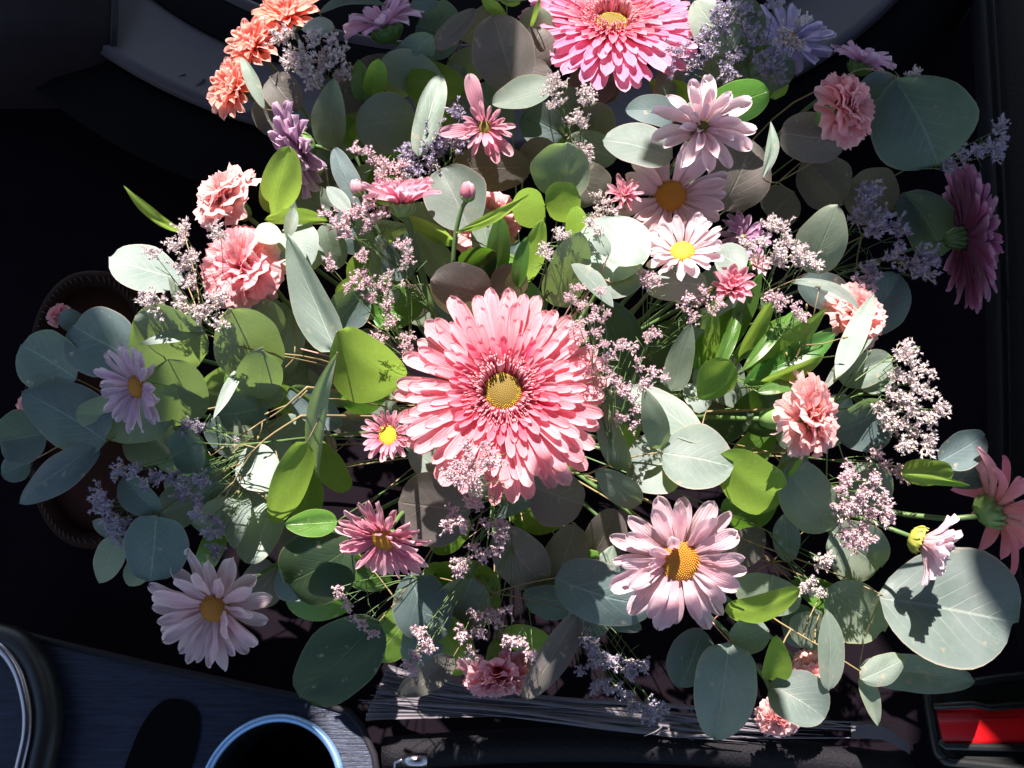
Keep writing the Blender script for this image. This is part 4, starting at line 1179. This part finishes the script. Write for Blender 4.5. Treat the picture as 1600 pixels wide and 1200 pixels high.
# ------------------------------------------------------------------ statice
statice('sunlit statice around the pink carnation', 'wh', '290 368 245 402 270 385 284 418 300 442 345 372 285 470 318 492 340 478 348 505 300 405 235 470 250 480', .395, (330, 520, .42))
statice('pale statice beneath the topmost coral flower', 'wh', '448 62 470 88 498 68 480 112 505 95 530 88 542 118 455 100 500 130 520 65', .455, (560, 150, .47), s=19)
statice('pale pink statice spike above the side-on pink daisy', 'pk', '578 242 592 252 608 262 622 270 600 275', .41, (625, 320, .42), s=14)
statice('pink statice below the pale bud', 'pk', '525 350 545 345 560 330 580 325 575 352 600 340 545 365', .405, (640, 430, .42), s=16)
statice('dark violet statice between the dark sage leaves', 'vi', '640 255 655 240 670 228 685 212 712 180 690 240 708 225 645 270 680 255', .44, (700, 290, .46), s=19)
statice('pink statice scattered before the upright stem', 'pk', '520 420 550 442 568 408 590 452 605 488 565 430 575 445 635 408 625 385 580 470 610 505', .395, (640, 560, .42), s=14)
statice('few pale florets on the upright stem', 'wh', '640 398 632 420 612 430 633 446 600 435', .40, (670, 480, .41), s=10, dens=1)
statice('little pink florets touching the lime leaf', 'pk', '632 530 640 545 598 532', .38, (660, 580, .40), s=12)
statice('small pale pink statice below the bright pink gerbera', 'wh', '866 128 880 138 872 165 912 165 918 150 895 195 905 232 915 240 905 180', .43, (905, 260, .45), s=15)
statice('violet statice in the shade beside the bright pink gerbera', 'vi', '1060 82 1085 100 1128 38 1150 92 1188 102 1105 60 1208 12 1178 70 1165 50 1140 115 1055 105 1110 85 1200 120 1130 20 1160 20 1215 95', .465, (1180, 150, .48), s=20)
statice('pale violet statice on the bluish daisy', 'wh', '1235 68 1225 55 1250 35 1245 75', .46, (1220, 130, .475), s=15)
statice('dense cream pink statice in full sun beside the sage leaf', 'wh', '1200 358 1228 378 1250 402 1214 410 1192 382 1240 412 1212 390 1222 360 1262 408', .405, (1190, 500, .42), s=18)
statice('dark violet statice before the deep shaded leaves', 'vi', '1350 328 1382 340 1402 368 1420 420 1442 400 1352 300 1365 355 1395 400 1445 430 1335 345 1345 440 1355 425', .455, (1300, 420, .47), s=21)
statice('small bright pink statice over the green leaf fan', 'pk', '1205 465 1222 468 1242 478 1255 498 1218 480', .385, (1240, 600, .41), s=13)
statice('pink statice spike rising over the large gerbera rim', 'pk', '905 452 892 465 915 478 938 458 930 488 940 505 928 522 944 540 972 538 950 560 925 545 905 510 960 600 950 580', .355, (955, 700, .38), s=11.5)
statice('pink statice beside the white sunlit leaf', 'pk', '998 578 1012 530 985 545 1018 520 965 608 985 620 1005 600 992 640 975 652 1020 585', .375, (960, 680, .40), s=13)
statice('pale statice below the white and pink daisy', 'pk', '1003 432 1012 448 1020 440 1068 482 1090 470 1110 488 1082 500 1120 478 1095 455', .395, (1010, 560, .42), s=13)
statice('pink statice lying over the lower rim of the large gerbera', 'pk', '730 720 702 740 758 702 742 758 722 750 715 725 750 730 735 700 760 725', .345, (790, 790, .38), s=15)
statice('sunlit pink statice hanging below the large gerbera', 'pk', '742 782 712 800 760 812 782 842 740 850 722 875 700 820 730 820 745 790 785 815 720 890 762 860', .375, (800, 770, .40), s=15)
statice('sunlit pink statice dangling above the dusky rose carnation', 'pk', '748 958 725 988 735 1008 770 965 755 985 820 1000 832 1018 800 995 780 955', .40, (800, 850, .42), s=15)
statice('pink statice beside the dusky leaf tip', 'pk', '660 985 652 1025 674 1010 640 1035 668 1000 650 1045', .405, (760, 860, .43), s=14)
statice('thin shaded statice hanging over the very dark leaf', 'pk', '538 930 548 945 560 968 585 985 572 975 530 918', .395, (660, 900, .42), s=12, dens=1)
statice('violet statice before the brown leather holder', 'vi', '162 780 172 792 184 808 192 825 180 815 188 838 160 792', .405, (240, 800, .43), s=16)
statice('violet statice head over the small teal leaf cluster', 'vi', '212 738 232 752 188 738 272 742 290 770 308 800 330 828 340 850 320 745 310 780 292 745 335 805 300 760 250 745', .40, (420, 690, .43), s=15)
statice('lilac statice hidden above the small teal leaf', 'vi', '300 662 318 672 292 670 370 690', .405, (420, 690, .43), s=13)
statice('dense pink white statice head beside the side-on salmon carnation', 'wh', '1412 558 1402 590 1440 612 1422 640 1450 655 1400 665 1448 685 1385 650 1425 600 1430 665 1375 635 1412 625 1395 620 1460 640 1418 545 1435 580 1410 690', .405, (1330, 620, .43), s=18)
statice('half shaded statice before the slate round leaf', 'pk', '1350 768 1330 790 1372 778 1342 822 1330 850 1382 802 1312 758 1355 800 1320 830 1365 750 1350 840 1310 790 1325 740', .405, (1270, 760, .43), s=17)
statice('dull pink statice under the small green leaf', 'pk', '1380 725 1395 735 1370 715 1405 740', .42, (1300, 720, .44), s=14)
statice('few pale florets above the lime and grey leaf', 'wh', '1262 905 1268 918 1280 870 1290 880 1255 912', .41, (1200, 830, .43), s=13)
statice('dark statice in the shade above the straw', 'vi', '908 985 925 1005 930 1020 958 1032 980 1038 990 1050 915 995 1000 1035 945 1028', .43, (900, 930, .45), s=15)
statice('darkest statice low over the floor', 'vi', '905 1045 940 1060 970 1080 990 1095 1010 1105 1030 1108 960 1070 1020 1095', .45, (900, 980, .46), s=15)
statice('dark statice beside the biggest teal leaf', 'vi', '1540 228 1555 240 1520 240 1500 246 1555 205 1480 262 1560 225', .46, (1420, 262, .48), s=16)
statice('tiny pale floret tuft above the biggest teal leaf', 'wh', '1422 118 1430 112', .445, (1380, 140, .46), s=11)
statice('small pale tufts between the lime leaves', 'wh', '852 402 875 365 880 372 918 352 856 398 930 360', .39, (850, 470, .41), s=13)
statice('pale florets between the shaded daisy and lime leaf', 'wh', '935 328 950 332 942 318', .425, (930, 380, .44), s=13)
# thin bare stems in the sunlit gap
random.seed(5)
for lab, pts in (('yellow green bare twig crossing the pale sunlit leaves', [(480, 605, .40), (440, 640, .405), (400, 665, .41), (330, 712, .42)]),
                 ('thin bare green twig beside the hanging statice', [(430, 690, .39), (360, 695, .395), (300, 690, .40)]),
                 ('light twig with short side shoots over the sunlit leaf', [(470, 650, .385), (400, 700, .39), (350, 780, .40)]),
                 ('pale forked twig beneath the dense statice head', [(1290, 640, .41), (1330, 600, .405), (1385, 560, .405)]),
                 ('fine twig with yellow green tips by the narrow white leaves', [(1230, 640, .40), (1245, 560, .395), (1262, 520, .39), (1270, 505, .388)])):
    root = thing('bare_twig', lab, 'twig', 'bare twigs of the arrangement', HEART)
    l = smooth_line([P(*q) for q in pts], 5)
    mb = MB(); mb.tube(l, .0006, .0003, 6)
    h = HEART; mb.tube(bez(l[0], l[0] - BK * .02, h + (l[0] - h) * .4, h, 6), .0007, .0009, 6)
    for i in range(5):
        q = l[random.randrange(2, len(l))]; t = (l[-1] - l[0]).normalized(); s_ = RT * random.uniform(-1, 1) + UP * random.uniform(-1, 1)
        e = q + (t * .7 + s_ * .6).normalized() * random.uniform(.008, .02)
        mb.tube([q, (q + e) / 2 + s_ * .001, e], .0004, .0002, 5)
        mb.tube([e, e + (e - q).normalized() * .0025], .0007, .0004, 5)
    build(mb, 'stem', M_twig if 'yellow' in lab or 'light' in lab else M_stem, root)
